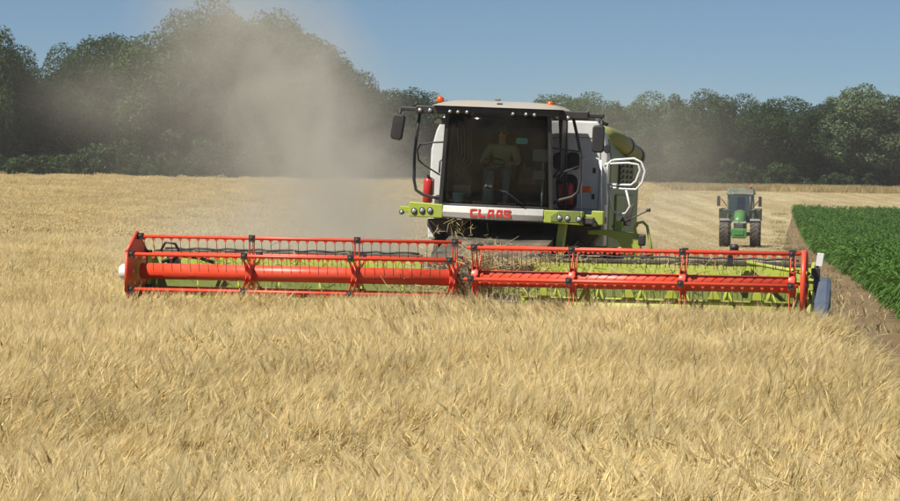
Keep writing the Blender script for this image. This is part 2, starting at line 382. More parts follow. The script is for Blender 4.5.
crop('barley_crop', 43, 100, .85, mid, 'standing barley to the left of and behind the cutting header', 6, 3)
crop('barley_crop', 100, 300, 2.3, far, 'distant standing barley below the wood on the left', 7, 6)

# ------------------------------------------------------------------ stubble, weeds, verge, maize
def tufts(size, n, hmin, hmax, wd, mat, seed, spread=.4, lay=0):
    r = np.random.default_rng(seed); s = SM()
    for _ in range(n):
        b = np.append(r.uniform(-.5, .5, 2) * size, 0); h = r.uniform(hmin, hmax); d = np.append(r.normal(0, spread, 2), 1); d = unit(d)
        if r.random() < lay: d = unit(np.append(r.normal(0, 1, 2), r.uniform(0, .15))); b = b + np.array((0, 0, r.uniform(.02, .1)))
        e = np.append(r.normal(0, .25, 2), -.15); side = unit(np.append(r.normal(0, 1, 2), 0)) * 1.0
        s.ribbon(np.array([b, b + d * h * .6, b + d * h + e * h * .35]), [wd, wd * .9, wd * .2], side)
    return s.mesh('tuft', mat)
def spread_tufts(name, P, protos, label, cat, smin=.8, smax=1.3):
    n = len(P); s = rng.uniform(smin, smax, n)
    scatter(name, np.column_stack([P, zt(P[:, 1])]), np.column_stack([np.zeros(n), np.zeros(n), rng.uniform(0, 6.28, n)]), np.column_stack([s, s, s]), protos, rng.integers(0, len(protos), n), label, cat)
st = [tufts(1.6, 60, .05, .11, .007, M_STUB, 400 + i, .25, .35) for i in range(4)]
P = jgrid(-10, 62, 41, 299, 1.6); lx, ly = combine_local(P[:, 0], P[:, 1])
P = P[(P[:, 0] > cut_l(P[:, 1]) + .4) & ((P[:, 0] < stub_r(P[:, 1]) + .1) | (P[:, 1] > MAIZE_END + 1)) & (ly > 1.6) & (np.abs(P[:, 0]) < .178 * P[:, 1] + 2)]
spread_tufts('stubble', P, st, 'cut barley stubble with loose straw behind the harvester', 'stubble')
wd = [tufts(1.1, 60, .05, .2, .011, M_WEED, 450 + i, .6, .2) for i in range(4)] + [tufts(.9, 30, .05, .2, .008, M_STRAW, 460 + i, .5, .7) for i in range(3)]
P = jgrid(0, 32, 18, MAIZE_END, .75); e0 = stub_r(P[:, 1]); e1 = maize_l(P[:, 1]); t = (P[:, 0] - e0) / (e1 - e0)
P = P[(t > -.02) & (t < 1.0) & (rng.random(len(P)) < np.where(t < .4, np.where(P[:, 1] > 60, .6, .3), .12)) & (P[:, 0] < .178 * P[:, 1] + 2)]
spread_tufts('track_weeds', P, wd, 'sparse dry weeds and straw on the bare soil strip beside the maize', 'weeds')
vg = [tufts(2.4, 260, .25, .7, .018, M_DRYG, 470 + i, .25) for i in range(4)]
P = jgrid(-75, 80, 301, 328, 2.0); P = P[(np.abs(P[:, 0]) < .18 * P[:, 1] + 6) & (P[:, 0] > -25)]
spread_tufts('verge_grass', P, vg, 'tall dry brown grass along the foot of the wood', 'grass')
def maize(seed):
    r = np.random.default_rng(seed); s = SM(); zax = np.array((0, 0, 1.)); H = r.uniform(.5, .68)
    s.ribbon(np.array([(0, 0, 0), (0, 0, H)]), [.014, .008], np.array((1., 0, 0))); s.ribbon(np.array([(0, 0, 0), (0, 0, H)]), [.014, .008], np.array((0, 1., 0)))
    a0 = r.uniform(0, 6.28)
    for k in range(9):
        az = a0 + k * math.pi + r.normal(0, .35); d = np.array((math.cos(az), math.sin(az), 0)); sd_ = np.array((-d[1], d[0], 0)); b = zax * H * (.2 + .8 * k / 8)
        l = r.uniform(.4, .62) * (1 - .25 * abs(k - 5) / 5); up = r.uniform(.75, 1.2); pts = []
        for t in (0, .25, .5, .75, 1): pts.append(b + d * l * (t * .85) + zax * l * (up * t - (up + .25) * t * t * .85))
        wv = [.012, .028, .03, .02, .003]; tw = r.normal(0, .2)
        for sg in (-1, 1):
            for i, p in enumerate(pts):
                s.v += [p, p + sd_ * sg * wv[i] + zax * (.45 + tw * sg) * wv[i]]
                if i: q = s.n + 2 * i; s.f += [(q - 2, q - 1, q + 1), (q - 2, q + 1, q)]
            s.n += 10
    return s.mesh('maize_plant', M_MAIZE)
mz = [maize(500 + i) for i in range(7)]
rows = []
for k in range(68):
    ys = np.arange(36, MAIZE_END, .13); ys = ys + rng.uniform(-.05, .05, len(ys)); xs = maize_l(ys) + .12 + k * .40 + rng.normal(0, .08, len(ys)) + (.25 * np.abs(np.sin(ys * .9) * np.sin(ys * .37)) if k == 0 else 0); rows.append(np.column_stack([xs, ys]))
P = np.concatenate(rows); P = P[(P[:, 0] < .176 * P[:, 1] + 2.0)]
P = P[(P[:, 1] < 110) | (rng.random(len(P)) < .6)]
n = len(P); s_ = rng.uniform(.72, 1.08, n) * (1 + .13 * field(P[:, 0], P[:, 1], .5, 9) + .06 * field(P[:, 0], P[:, 1], 2.5, 10))
scatter('maize_crop', np.column_stack([P, zt(P[:, 1])]), np.column_stack([rng.normal(0, .08, n), rng.normal(0, .08, n), rng.uniform(0, 6.28, n)]), np.column_stack([s_, s_, s_]), mz, rng.integers(0, 7, n), 'dense dark green young maize field to the right of the soil strip', 'maize')

# ------------------------------------------------------------------ trees
def cards(cs, rs, n, size, seed, keep=.35, asp=1.0):
    """leaf sprays on the skins of overlapping foliage clumps"""
    r = np.random.default_rng(seed); cs = np.array(cs); rs = np.array(rs); pr = rs ** 2 / (rs ** 2).sum()
    k = r.choice(len(cs), int(n * 1.7), p=pr); d = r.normal(0, 1, (len(k), 3)); d /= np.linalg.norm(d, axis=1)[:, None]
    rr = rs[k] * (r.uniform(.72, 1.12, len(k))); p = cs[k] + d * rr[:, None]
    dist = np.linalg.norm(p[:, None, :] - cs[None], axis=2) / rs[None]; inner = (dist < .72).sum(1) > 0
    ok = (~inner) | (r.random(len(k)) < keep); p = p[ok][:n]; d = d[ok][:n]; m = len(p)
    nrm = d + r.normal(0, .8, (m, 3)) + np.array((0, 0, .25)); nrm /= np.linalg.norm(nrm, axis=1)[:, None]
    u = np.cross(nrm, r.normal(0, 1, (m, 3))); u /= np.linalg.norm(u, axis=1)[:, None]; w_ = np.cross(nrm, u)
    s = size * r.uniform(.5, 1.25, m)[:, None]; a = asp * s
    v = np.stack([p - u * s * .5, p - w_ * a * .35 + nrm * s * .1, p + u * s * .5, p + w_ * a * .35 + nrm * s * .06], 1).reshape(-1, 3)
    return v, np.arange(4 * m).reshape(-1, 4)
def crown_shape(kind, seed):
    r = np.random.default_rng(seed); cs = []; rs = []
    H = 1.0; cz, rx, rz = {'round': (.60, .34, .36), 'tall': (.58, .25, .40), 'wide': (.58, .42, .34), 'loose': (.56, .30, .40), 'bush': (.42, .5, .42)}[kind]
    nb = {'round': 34, 'tall': 32, 'wide': 40, 'loose': 46, 'bush': 26}[kind]
    for i in range(nb):
        d = r.normal(0, 1, 3); d /= np.linalg.norm(d); q = r.uniform(.25, 1) ** .45
        c = np.array((d[0] * rx * q, d[1] * rx * q, cz + d[2] * rz * q)); rad = r.uniform(.06, .17) * (1.15 if q < .7 else .9) * (.8 if kind == 'loose' else 1)
        cs.append(c); rs.append(rad)
    return cs, rs
CROWN = {}; TRUNK = {}
def tree_mesh(kind, seed, mi, n=22000, size=.0195):
    cs, rs = crown_shape(kind, seed); v, f = cards(cs, rs, n, size, seed + 1, .35, 1.3 if kind == 'loose' else 1.0)
    cr = raw('crown', v, f, M_LEAF[mi]); mb = MB(); r = random.Random(seed)
    pts = [(r.uniform(-.01, .01) * i, r.uniform(-.01, .01) * i, .09 * i) for i in range(7)]
    mb.tube(pts, [.03, .023, .021, .019, .016, .012, .006], 8)
    for c in r.sample(cs, 9):
        z0 = r.uniform(.2, .45); c = Vector(c); a = Vector((0, 0, z0)); mb.tube([a, a.lerp(c, .5) + Vector((0, 0, .03)), c], [.012, .008, .003], 5)
    t = mb.mesh('trunk'); t.materials.append(M_BARK); return cr, t
KINDS = [('round', 21, 0), ('wide', 33, 0), ('tall', 45, 1), ('loose', 57, 2), ('round', 69, 3), ('wide', 81, 1), ('tall', 93, 3), ('loose', 105, 1)]
TM = [tree_mesh(*k) for k in KINDS]
bush = []
for i in range(4):
    cs, rs = crown_shape('bush', 700 + i); v, f = cards(cs, rs, 2600, .075, 710 + i); bush.append(raw('bush', v, f, M_LEAF[(3, 3, 0, 3)[i]]))
def px_x(px, y): return (px - 450) / FPX * y
def hor(px): return 198 + (px - 450) * math.tan(R(.95))
# pixel centre, pixel of the top, distance, kind, width factor, label
TREES = [
 (-8, 33, 306, 4, .72, 'dark tree cut off by the left edge of the picture'),
 (36, 74, 312, 1, .75, 'low dark green tree beside the tree at the left edge'),
 (78, 46, 318, 0, .85, 'rounded green tree left of the flat-topped dusty group'),
 (118, 30, 322, 5, .8, 'tree at the left shoulder of the tall dusty group'),
 (158, 27, 316, 2, 1.05, 'upright tree just left of the tallest crown of the wood'),
 (213, 5, 320, 1, .80, 'tallest tree of the wood, its crown nearly touching the picture top'),
 (262, 14, 324, 0, .85, 'second tallest tree, half veiled by the dust plume'),
 (304, 34, 318, 6, 1.1, 'tree stepping down to the right of the two tallest crowns'),
 (330, 62, 326, 4, .8, 'lower tree at the right foot of the tall group in the dust'),
 (362, 84, 335, 5, 1.0, 'tree seen through dust left of the harvester mirror'),
 (398, 90, 338, 0, 1.0, 'tree directly behind the left cab mirror'),
 (428, 97, 340, 1, .8, 'tree between the left mirror and the left orange beacon'),
 (556, 92, 338, 5, .9, 'rounded tree just right of the right orange beacon'),
 (586, 97, 340, 1, .85, 'tree above the right mirror of the harvester'),
 (622, 103, 338, 7, 1.0, 'hazy tree above the unloading pipe of the harvester'),
 (646, 99, 342, 2, 1.0, 'slim tree right of the unloading pipe'),
 (672, 95, 338, 3, .7, 'thin feathery grey green tree between the harvester and the tractor'),
 (703, 92, 336, 0, .95, 'broad rounded tree left above the tractor'),
 (742, 99, 338, 1, .85, 'tree rising directly above the tractor cab'),
 (782, 101, 334, 4, 1.05, 'dark dense tree right above the maize corner'),
 (818, 104, 336, 6, .9, 'narrow dark tree left of the pale willow'),
 (856, 84, 334, 3, .95, 'tall pale grey green willow towering over the maize'),
 (893, 91, 330, 3, .95, 'pale willow cut off by the right edge of the picture'),
]
for px, top, d, k, wf, lab in TREES:
    h = float(2.2 - zt(d)) + (hor(px) - top) / FPX * d; h /= .985
    root = empty('tree', Matrix.Translation((px_x(px, d), d, float(zt(d)))) @ Matrix.Rotation(random.uniform(0, 6.28), 4, 'Z'))
    tag(root, lab, 'tree', 'trees along the edge of the wood')
    for nm, me in zip(('crown', 'trunk'), TM[k]):
        o = bpy.data.objects.new(nm, me); COL.objects.link(o); o.parent = root; ww = h * wf * (1.3 if h < 16 else 1.08); o.scale = (ww, ww, h)
# rows behind the front trees read as one mass
P = []; S = []
def skyline(px): return float(np.interp(px, [t[0] for t in TREES], [t[1] for t in TREES]))
for d, st_, drop in ((345, 3.4, 34), (358, 3.6, 27), (374, 4.2, 22)):
    for x in np.arange(-78, 80, st_):
        x += random.uniform(-1.2, 1.2); px = 450 + x / d * FPX; top = skyline(px) + drop * random.uniform(.6, 1.6)
        h = 2.2 - float(zt(d)) + (hor(px) - top) / FPX * d; P.append((x, d, float(zt(d)))); S.append((h * random.uniform(.8, 1.1), h * random.uniform(.8, 1.1), h))
n = len(P)
scatter('wood', P, np.column_stack([np.zeros(n), np.zeros(n), rng.uniform(0, 6.28, n)]), S, [TM[i][0] for i in (0, 1, 4, 5)], rng.integers(0, 4, n), 'dark mass of the wood behind the front row of trees', 'wood')
P = []; S = []
for x in np.arange(-70, 72, 1.3):
    px = 450 + x / 322 * FPX; d = (302 if px < 330 else 330) + random.uniform(-2, 4); s = random.uniform(1.2, 4.6); P.append((x, d, float(zt(d)) - .1)); S.append((s * 1.1, s * 1.1, s * random.uniform(.7, 1.2)))
for x in np.arange(-70, 72, 2.2):
    px = 450 + x / 322 * FPX; d = (312 if px < 330 else 338) + random.uniform(-2, 3); s = random.uniform(4.5, 7.5); P.append((x, d, float(zt(d)) - .1)); S.append((s, s, s))
n = len(P)
scatter('undergrowth', P, np.column_stack([np.zeros(n), np.zeros(n), rng.uniform(0, 6.28, n)]), S, bush, rng.integers(0, 4, n), 'bushes and undergrowth along the foot of the wood', 'bushes')

# ------------------------------------------------------------------ combine harvester
ROOT_M = Matrix.Translation((.175, 40, 0)) @ Matrix.Rotation(R(-10), 4, 'Z')
ROLL = Matrix.Rotation(R(1.5), 4, 'Y')                          # chassis sits a little lower on its left wheels
CHM = ROOT_M @ ROLL
CI = CHM.inverted()
def at(px, py, y):
    """point of the photograph on the chassis plane of local depth y"""
    o = CI @ CAM; d = CI.to_3x3() @ (CAMR @ Vector(((px - 450) / FPX, -(py - 250.5) / FPX, -1)))
    return o + d * ((y - o.y) / d.y)
comb = empty('combine_harvester', ROOT_M)
tag(comb, 'white and lime green combine harvester with wide red reel cutting the barley', 'combine harvester')
def C(mb, name, mat, parent=None, bevel=0, label=None): return mb.build(name, mat, parent or comb, ROLL, bevel, label)
def H(mb, name, mat, parent=None, bevel=0, label=None): return mb.build(name, mat, parent or comb, None, bevel, label)
def share(name, me, parent, loc, rot=None):
    o = bpy.data.objects.new(name, me); COL.objects.link(o); o.parent = parent; o.matrix_basis = Matrix.Translation(loc) @ (rot or Matrix.Identity(4)); return o

# --- reel
AX, RR = .975, .545
def reel(x0, x1, sp, ph, label):
    tubeo = MB().tube([(x0, 0, AX), (x1, 0, AX)], .126, 24).build('reel', M_RED, comb, None, 0, label)
    ang = [ph + k * math.pi / 3 for k in range(6)]
    pos = [(RR * math.cos(a), AX + RR * math.sin(a)) for a in ang]
    for yy, zz in pos:
        b = MB().tube([(x0 - .06, yy, zz), (x1 + .06, yy, zz)], .027, 10)
        n = int((x1 - x0) / .145); tn = MB()
        for i in range(n + 1):
            x = x0 + .04 + i * (x1 - x0 - .08) / n
            b.prism([(x - .035, zz - .02), (x + .035, zz - .02), (x + .012, zz - .062), (x - .012, zz - .062)], 'y', yy - .012, yy + .012)
            dx = random.uniform(-.012, .012)
            tn.tube([(x, yy, zz - .05), (x + dx * .3, yy + .012, zz - .15), (x + dx, yy + .045, zz - .255)], .0052, 5)
        H(b, 'bat', M_RED, tubeo); t = H(tn, 'tine_row', M_DARK, tubeo); t['kind'] = 'stuff'
    for x in sp:
        s = MB()
        s.lathe([(.12, -.05), (.19, -.05), (.19, .05), (.12, .05)], 20, Matrix.Translation((x, 0, AX)) @ Matrix.Rotation(R(90), 4, 'Y'))
        for a, (yy, zz) in zip(ang, pos):
            d = Vector((0, math.cos(a), math.sin(a))); q = Vector((0, -d.z, d.y)); c = Vector((x, 0, AX))
            for off in (-.035, .035):
                o = Vector((off, 0, 0)); e = .012
                pts = [c + d * .1 + q * .085, c + d * .1 - q * .085, c + d * .3 - q * .032, c + d * (RR - .01) - q * .03, c + d * (RR - .01) + q * .03, c + d * .3 + q * .032]
                v = [p + o - Vector((e / 2, 0, 0)) for p in pts] + [p + o + Vector((e / 2, 0, 0)) for p in pts]
                s.add(v, [tuple(range(6)), tuple(reversed(range(6, 12)))] + [(i, i + 6, (i + 1) % 6 + 6, (i + 1) % 6) for i in range(6)])
        H(s, 'spider', M_RED, tubeo, .004)
        for (yy, zz) in pos: share('bat_bearing', BEAR, tubeo, (x, yy, zz))
    return tubeo, pos
_b = MB().box((0, 0, 0), (.085, .085, .1)); _b.lathe([(.05, -.03), (.05, .03)], 12, Matrix.Rotation(R(90), 4, 'Y')); BEAR = _b.mesh('bat_bearing'); BEAR.materials.append(M_BLACK)
rl, posL = reel(-5.10, -.06, (-3.32, -1.64, -.10), R(90), 'left half of the red reel')
rr_, posR = reel(.20, 5.12, (.24, 1.74, 3.42, 5.06), R(0), 'right half of the red reel')
hexL = [(y, z) for y, z in ((1.12 * p[0], AX + 1.12 * (p[1] - AX)) for p in posL)]
ep = MB(); ep.prism(hexL, 'x', -5.20, -5.17)
for i in range(6):
    a, b = hexL[i], hexL[(i + 1) % 6]; ep.tube([(-5.185, *a), (-5.185, *b)], .03, 6)
H(ep, 'end_plate', M_RED, rl)
for yy, zz in posL: share('bat_bearing', BEAR, rl, (-5.12, yy, zz))
_m = MB().lathe([(.012, -.012), (.022, -.008), (.022, .008)], 8, Matrix.Rotation(R(90), 4, 'Y')); BOLT = _m.mesh('bolt'); BOLT.materials.append(M_RAIL)
for a in range(0, 360, 45): share('bolt', BOLT, rl, (-5.155, .26 * math.cos(R(a)), AX + .26 * math.sin(R(a))))
cap = MB().lathe([(.02, -.215), (.09, -.2), (.125, -.15), (.13, .0), (.12, .05)], 24, Matrix.Translation((-5.25, 0, AX - .02)) @ Matrix.Rotation(R(90), 4, 'Y'))
H(cap, 'drive_cover', M_RAIL, rl)
hexR = [(1.05 * p[0], AX + 1.05 * (p[1] - AX)) for p in posR]
er = MB(); er.tube([(5.24, *p) for p in hexR], .042, 8, closed=True)
for p in hexR[:3]: er.box((5.24, 0, AX), (.03, .07, 1.1), Matrix.Rotation(math.atan2(p[1] - AX, p[0]) - math.pi / 2, 3, 'X'))
H(er, 'end_frame', M_RED, rr_)
# gear hub between the reel halves
g = MB(); g.box((.07, .02, AX), (.14, .16, .2)); g.tube([(-.08, 0, AX), (.22, 0, AX)], .05, 12); g.box((.07, .1, AX + .12), (.06, .06, .25)); g.tube([(.02, -.08, AX + .1), (.05, -.1, AX - .2), (.09, -.05, AX - .4)], .018, 6)
H(g, 'reel_gearbox', M_DARK, None, .01)
for x, m in ((-5.29, M_SEED), (.07, M_DARK), (5.34, M_SEED)):
    a = MB(); a.hexa([(x - .04, 1.35, 1.12), (x - .04, -.06, AX - .08), (x + .04, -.06, AX - .08), (x + .04, 1.35, 1.12)][::-1], [(x - .04, 1.35, 1.3), (x - .04, -.06, AX + .06), (x + .04, -.06, AX + .06), (x + .04, 1.35, 1.3)][::-1])
    H(a, 'reel_arm', m, None, .012)
# hydraulic ram with clamp on top of the right reel arm and hose on the left
a = MB(); a.tube([(4.3, 1.15, 1.28), (5.30, .25, 1.14)], .03, 8); H(a, 'reel_strut', M_SEED)
a = MB(); a.box((4.12, .95, 1.42), (.16, .12, .1)); a.lathe([(.06, 0), (.075, .05), (.05, .1)], 10, Matrix.Translation((4.12, .95, 1.46))); a.box((4.06, .95, 1.3), (.08, .1, .18)); H(a, 'lamp_bracket', M_BLACK)
a = MB(); a.tube([(-4.98, .5, 1.2), (-4.85, .45, 1.42), (-4.7, .5, 1.4), (-4.65, .7, 1.2), (-4.3, 1.0, 1.15)], .022, 7); a.tube([(-4.95, .6, 1.1), (-4.6, .7, 1.25), (-4.2, 1.0, 1.1)], .03, 7); a.box((-4.78, .7, 1.16), (.2, .1, .18)); H(a, 'hydraulic_hose', M_BLACK)
# --- header trough
def hx(sec, name, mat, x0, x1, **k): return H(MB().prism(sec, 'x', x0, x1), name, mat, None, **k)
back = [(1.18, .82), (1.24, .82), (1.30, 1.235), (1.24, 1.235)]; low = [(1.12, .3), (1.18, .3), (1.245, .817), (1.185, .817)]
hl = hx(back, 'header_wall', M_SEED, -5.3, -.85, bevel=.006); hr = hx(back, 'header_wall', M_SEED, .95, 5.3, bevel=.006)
for x0, x1 in ((-5.3, -.85), (.95, 5.3)): hx([(1.22, 1.238), (1.33, 1.238), (1.33, 1.29), (1.22, 1.275)], 'header_top_beam', M_DARK, x0, x1)
for z0, x0, x1 in ((1.31, -5.1, -.9), (1.325, 1.0, 5.1)):
    H(MB().tube([(x0 + (x1 - x0) * i / 24, 1.3 + .012 * math.sin(i * 1.7), z0 + .012 * math.sin(i * 2.3)) for i in range(25)], .017, 6), 'hydraulic_hose', M_BLACK)
for x in (-4.2, -2.9, -1.5, 1.6, 2.7, 3.9, 4.8): H(MB().box((x, 1.225, 1.03), (.05, .05, .40), Matrix.Rotation(R(-8), 3, 'X')), 'wall_rib', M_SEED, None, .006)
hx(low, 'header_trough', M_SEED_SHADE, -5.3, 5.3)  # lower wall in the darker green, shade below the reel painted in
hx([(-.55, .10), (1.2, .16), (1.17, .31), (.9, .24), (-.55, .14)], 'header_floor', M_SEED_SHADE, -5.3, 5.3)
kb = MB(); kb.box((0, -.6, .12), (10.6, .07, .05))
for i in range(140): x = -5.28 + i * .0762; kb.prism([(x - .028, -.64), (x + .028, -.64), (x, -.78)], 'z', .105, .13)
H(kb, 'cutter_bar', M_STEEL)
for s, x in ((-1, -5.32), (1, 5.32)):
    hx([(-.75, .08), (1.3, .12), (1.34, 1.0), (.7, .98), (-.2, .62), (-.75, .3)], 'header_side_plate', M_SEED, x - .03, x + .03, bevel=.006)
# intake auger with helical flight, built in two halves
ZA, YA = .50, .66
def auger(x0, x1, sg):
    t = H(MB().tube([(x0, YA, ZA), (x1, YA, ZA)], .20, 24), 'auger', M_SEED)
    pitch, n = .66, int(abs(x1 - x0) / .66 * 24); v = []; f = []
    for i in range(n + 1):
        a = sg * i / 24 * 2 * math.pi; x = x0 + (x1 - x0) * i / n
        for r_, o in ((.19, -.004), (.335, -.004), (.335, .004), (.19, .004)): v.append((x + o, YA + r_ * math.cos(a), ZA + r_ * math.sin(a)))
        if i:
            b = 4 * i
            for j in range(4): f.append((b - 4 + j, b - 4 + (j + 1) % 4, b + (j + 1) % 4, b + j))
    H(MB().add(v, f, True), 'auger_flight', M_SEED, t)
auger(-5.2, -.75, 1); auger(5.2, .85, -1)
t = H(MB().tube([(-.75, YA, ZA), (.85, YA, ZA)], .21, 24), 'auger_centre', M_STEEL)
fg = MB().tube([(0, 0, 0), (0, 0, .17)], .011, 6); fgm = fg.mesh('auger_finger'); fgm.materials.append(M_STEEL)
for i in range(14):
    a = i * 2.4; share('auger_finger', fgm, t, (-.66 + i * .11, YA + .2 * math.cos(a), ZA + .2 * math.sin(a)), Matrix.Rotation(a - math.pi / 2, 4, 'X'))
for x in (.45, 1.3): H(MB().box((x, .33, .56), (.62, .03, .14), Matrix.Rotation(R(-25), 3, 'X')), 'guide_plate', M_STEEL, None, .006)
gr = MB().tube([(.95, .3, .66), (5.25, .3, .66)], .028, 8); H(gr, 'guide_rail', M_SEED)
for i in range(7):
    x = 1.25 + i * .655; m = MB().prism([(x - .12, .665), (x + .12, .665), (x + .045, .84), (x - .045, .84)], 'y', .285, .33); H(m, 'guide_bracket', M_SEED, None, .006)
    m = MB().tube([(x + .3, .3, .66), (x + .34, .2, .45), (x + .3, .05, .3)], .02, 6); H(m, 'guide_support', M_DARK)
# dividers
for s in (-1, 1):
    x = s * 5.52
    d = MB()
    rings = [(-1.25, .16, .2, .035), (-.9, .1, .42, .06), (-.45, .08, .74, .11), (-.1, .1, 1.04, .12), (.15, .3, 1.1, .115), (.3, .6, 1.06, .09)]
    if s < 0: rings = [(y, a, min(b, .42), w_) for y, a, b, w_ in rings]
    v = []
    for y, a, b, w_ in rings: v += [(x - w_, y, a), (x + w_, y, a), (x + w_, y, b - .03), (x + w_ * .5, y, b), (x - w_ * .5, y, b), (x - w_, y, b - .03)]
    f = [(i * 6 + j, i * 6 + (j + 1) % 6, (i + 1) * 6 + (j + 1) % 6, (i + 1) * 6 + j) for i in range(len(rings) - 1) for j in range(6)] + [(5, 4, 3, 2, 1, 0), tuple(30 + j for j in range(6))]
    H(d.add(v, f), 'crop_divider', M_DIV, None, .012)
    H(MB().box((s * 5.40, -.25, .42), (.06, .9, .34)), 'divider_plate', M_SEED, None, .01)
a = MB(); a.tube([(5.42, .15, 1.0), (5.40, .2, 1.2), (5.44, .25, 1.36)], .035, 8); a.box((5.40, .2, 1.12), (.13, .16, .22)); a.tube([(5.36, .1, .95), (5.45, -.05, .85), (5.4, -.1, .7)], .03, 7); a.lathe([(.07, -.05), (.07, .05)], 12, Matrix.Translation((5.44, .1, .95)) @ Matrix.Rotation(R(90), 4, 'Y'))
H(a, 'reel_drive_motor', M_BLACK, None, .008); H(MB().box((5.46, .2, 1.36), (.1, .07, .2), Matrix.Rotation(R(8), 3, 'Y')), 'marker_plate', M_RAIL, None, .006)

# --- feeder house and belly
f = MB(); f.hexa([(-.78, 1.2, .42), (.88, 1.2, .42), (.95, 4.7, 1.05), (-.85, 4.7, 1.05)], [(-.78, 1.2, 1.2), (.88, 1.2, 1.2), (.95, 4.7, 1.78), (-.85, 4.7, 1.78)]); C(f, 'feeder_house', M_DARK, None, .015)
C(MB().hexa([(.93, 3.3, 1.0), (1.05, 3.3, 1.0), (1.05, 3.6, 1.0), (.93, 3.6, 1.0)], [(.98, 3.5, 1.83), (1.1, 3.5, 1.83), (1.1, 3.8, 1.83), (.98, 3.8, 1.83)]), 'feeder_bracket', M_SEED, None, .012)
C(MB().prism([(-1.47, 1.8), (-1.47, 1.68), (-1.16, 1.2), (1.2, 1.2), (1.55, 1.68), (1.55, 1.8)], 'y', 4.75, 5.15), 'front_axle_housing', M_DARK, None, .02)
def tyre(x, y, r, wd, name, nl):
    t = MB(); hw = wd / 2
    prof = [(r * .56, -hw * .85), (r * .75, -hw), (r * .93, -hw), (r * .985, -hw * .8), (r * .985, hw * .8), (r * .93, hw), (r * .75, hw), (r * .56, hw * .85)]
    m = Matrix.Translation((x, y, r)) @ Matrix.Rotation(R(90), 4, 'Y'); t.lathe(prof, 40, m)
    for i in range(nl):
        for s in (-1, 1):
            a = 2 * math.pi * (i + (.5 if s > 0 else 0)) / nl; v = []
            for k, (u, da) in enumerate(((.03, 0), (1.0, .26))):
                for w_ in (-.06, .06):
                    for q in (.97, 1.04): v.append(m @ Vector((r * q * math.cos(a + da + w_ * .9), r * q * math.sin(a + da + w_ * .9), s * hw * u)))
            t.add(v, [(0, 1, 3, 2), (4, 6, 7, 5), (0, 4, 5, 1), (2, 3, 7, 6), (0, 2, 6, 4), (1, 5, 7, 3)])
    return t, m
for x, y, r, wd in ((-1.02, 5.45, .93, .62), (1.12, 5.45, .93, .62), (-1.1, 9.4, .66, .45), (1.2, 9.4, .66, .45)):
    t, m = tyre(x, y, r, wd, 'tyre', 18); to = C(t, 'tyre', M_RUB)
    for s in (-1, 1): C(MB().lathe([(r * .57, -.02), (r * .5, .0), (r * .2, -.09 * s), (r * .12, -.02 * s)], 24, m @ Matrix.Translation((0, 0, s * wd * .40))), 'rim', M_SEED, to)
# --- body
bd = MB(); sec = [(-1.54, 1.45), (1.56, 1.45), (1.56, 3.0), (1.5, 3.34), (1.36, 3.6), (-1.34, 3.6), (-1.46, 3.34), (-1.54, 3.0)]
bd.prism(sec, 'y', 5.2, 5.62); body = C(bd, 'grain_tank', M_WHITE, None, .03)
sec2 = [(-1.56, 1.4), (1.58, 1.4), (1.58, 3.02), (1.52, 3.32), (1.36, 3.5), (-1.36, 3.5), (-1.48, 3.32), (-1.56, 3.02)]
C(MB().prism(sec2, 'y', 5.63, 10.4), 'engine_housing', M_SEED_SHADE, None, .04)
C(MB().hexa([(-1.2, 10.41, .9), (1.2, 10.41, .9), (1.1, 11.6, .8), (-1.1, 11.6, .8)], [(-1.3, 10.41, 3.1), (1.3, 10.41, 3.1), (1.1, 11.5, 2.2), (-1.1, 11.5, 2.2)]), 'straw_hood', M_SEED_SHADE, None, .05)
C(MB().box((0, 6.0, 3.66), (2.3, 1.3, .1)), 'tank_cover', M_BLACK, body, .03)
gv = MB().box((1.6, 7.9, 2.72), (.03, 2.2, .52)); go_ = C(gv, 'side_grille', M_BLACK, None, .01)
for i in range(5): C(MB().box((1.625, 7.9, 2.53 + i * .1), (.03, 2.1, .045), Matrix.Rotation(R(30), 3, 'Y')), 'slat', M_GREYP, go_)
for y in (7.2, 7.9, 8.6): C(MB().box((1.63, y, 2.73), (.035, .05, .5)), 'grille_post', M_SEED_SHADE, go_)
C(MB().box((1.60, 7.9, 2.0), (.04, 3.0, .7)), 'side_panel', M_SEED_SHADE, None, .03)
# black vent and recess on the front panel, right of the cab
def rrect(cx, cz, wx, hz, r, n=4):
    p = []
    for sx, sz, a0 in ((1, 1, 0), (-1, 1, 90), (-1, -1, 180), (1, -1, 270)):
        for k in range(n + 1): a = R(a0 + 90 * k / n); p.append((cx + sx * (wx / 2 - r) + r * math.cos(a), cz + sz * (hz / 2 - r) + r * math.sin(a)))
    return p
C(MB().prism(rrect(.97, 2.9, .24, .3, .09), 'y', 5.15, 5.22), 'vent', M_BLACK, body)
C(MB().prism(rrect(.92, 2.36, .28, .62, .12), 'y', 5.16, 5.22), 'recess', M_BLACK, body)
C(MB().tube([(-1.36, 5.12, 2.6), (-1.35, 5.08, 2.8), (-1.27, 5.08, 2.88), (-1.18, 5.1, 2.75), (-1.14, 5.12, 2.45), (-1.2, 5.12, 2.2)], .018, 7), 'hose', M_GREYP, body)
C(MB().box((-1.02, 5.12, 2.35), (.16, .1, .3)), 'filter_box', M_GREYP, body, .03)
C(MB().box((1.43, 5.196, 2.7), (.012, .014, 1.2)), 'panel_seam', M_GREYP, body); C(MB().box((1.2, 5.196, 3.31), (.48, .014, .012)), 'panel_seam', M_GREYP, body); C(MB().box((1.2, 5.196, 2.08), (.48, .014, .012)), 'panel_seam', M_GREYP, body)
for z in (2.3, 2.75, 3.2): C(MB().box((1.34, 5.185, z), (.05, .03, .09)), 'latch', M_BLACK, body, .008)
C(MB().box((1.22, 5.19, 2.42), (.16, .02, .1)), 'warning_plate', M_AMBER, body, .004)
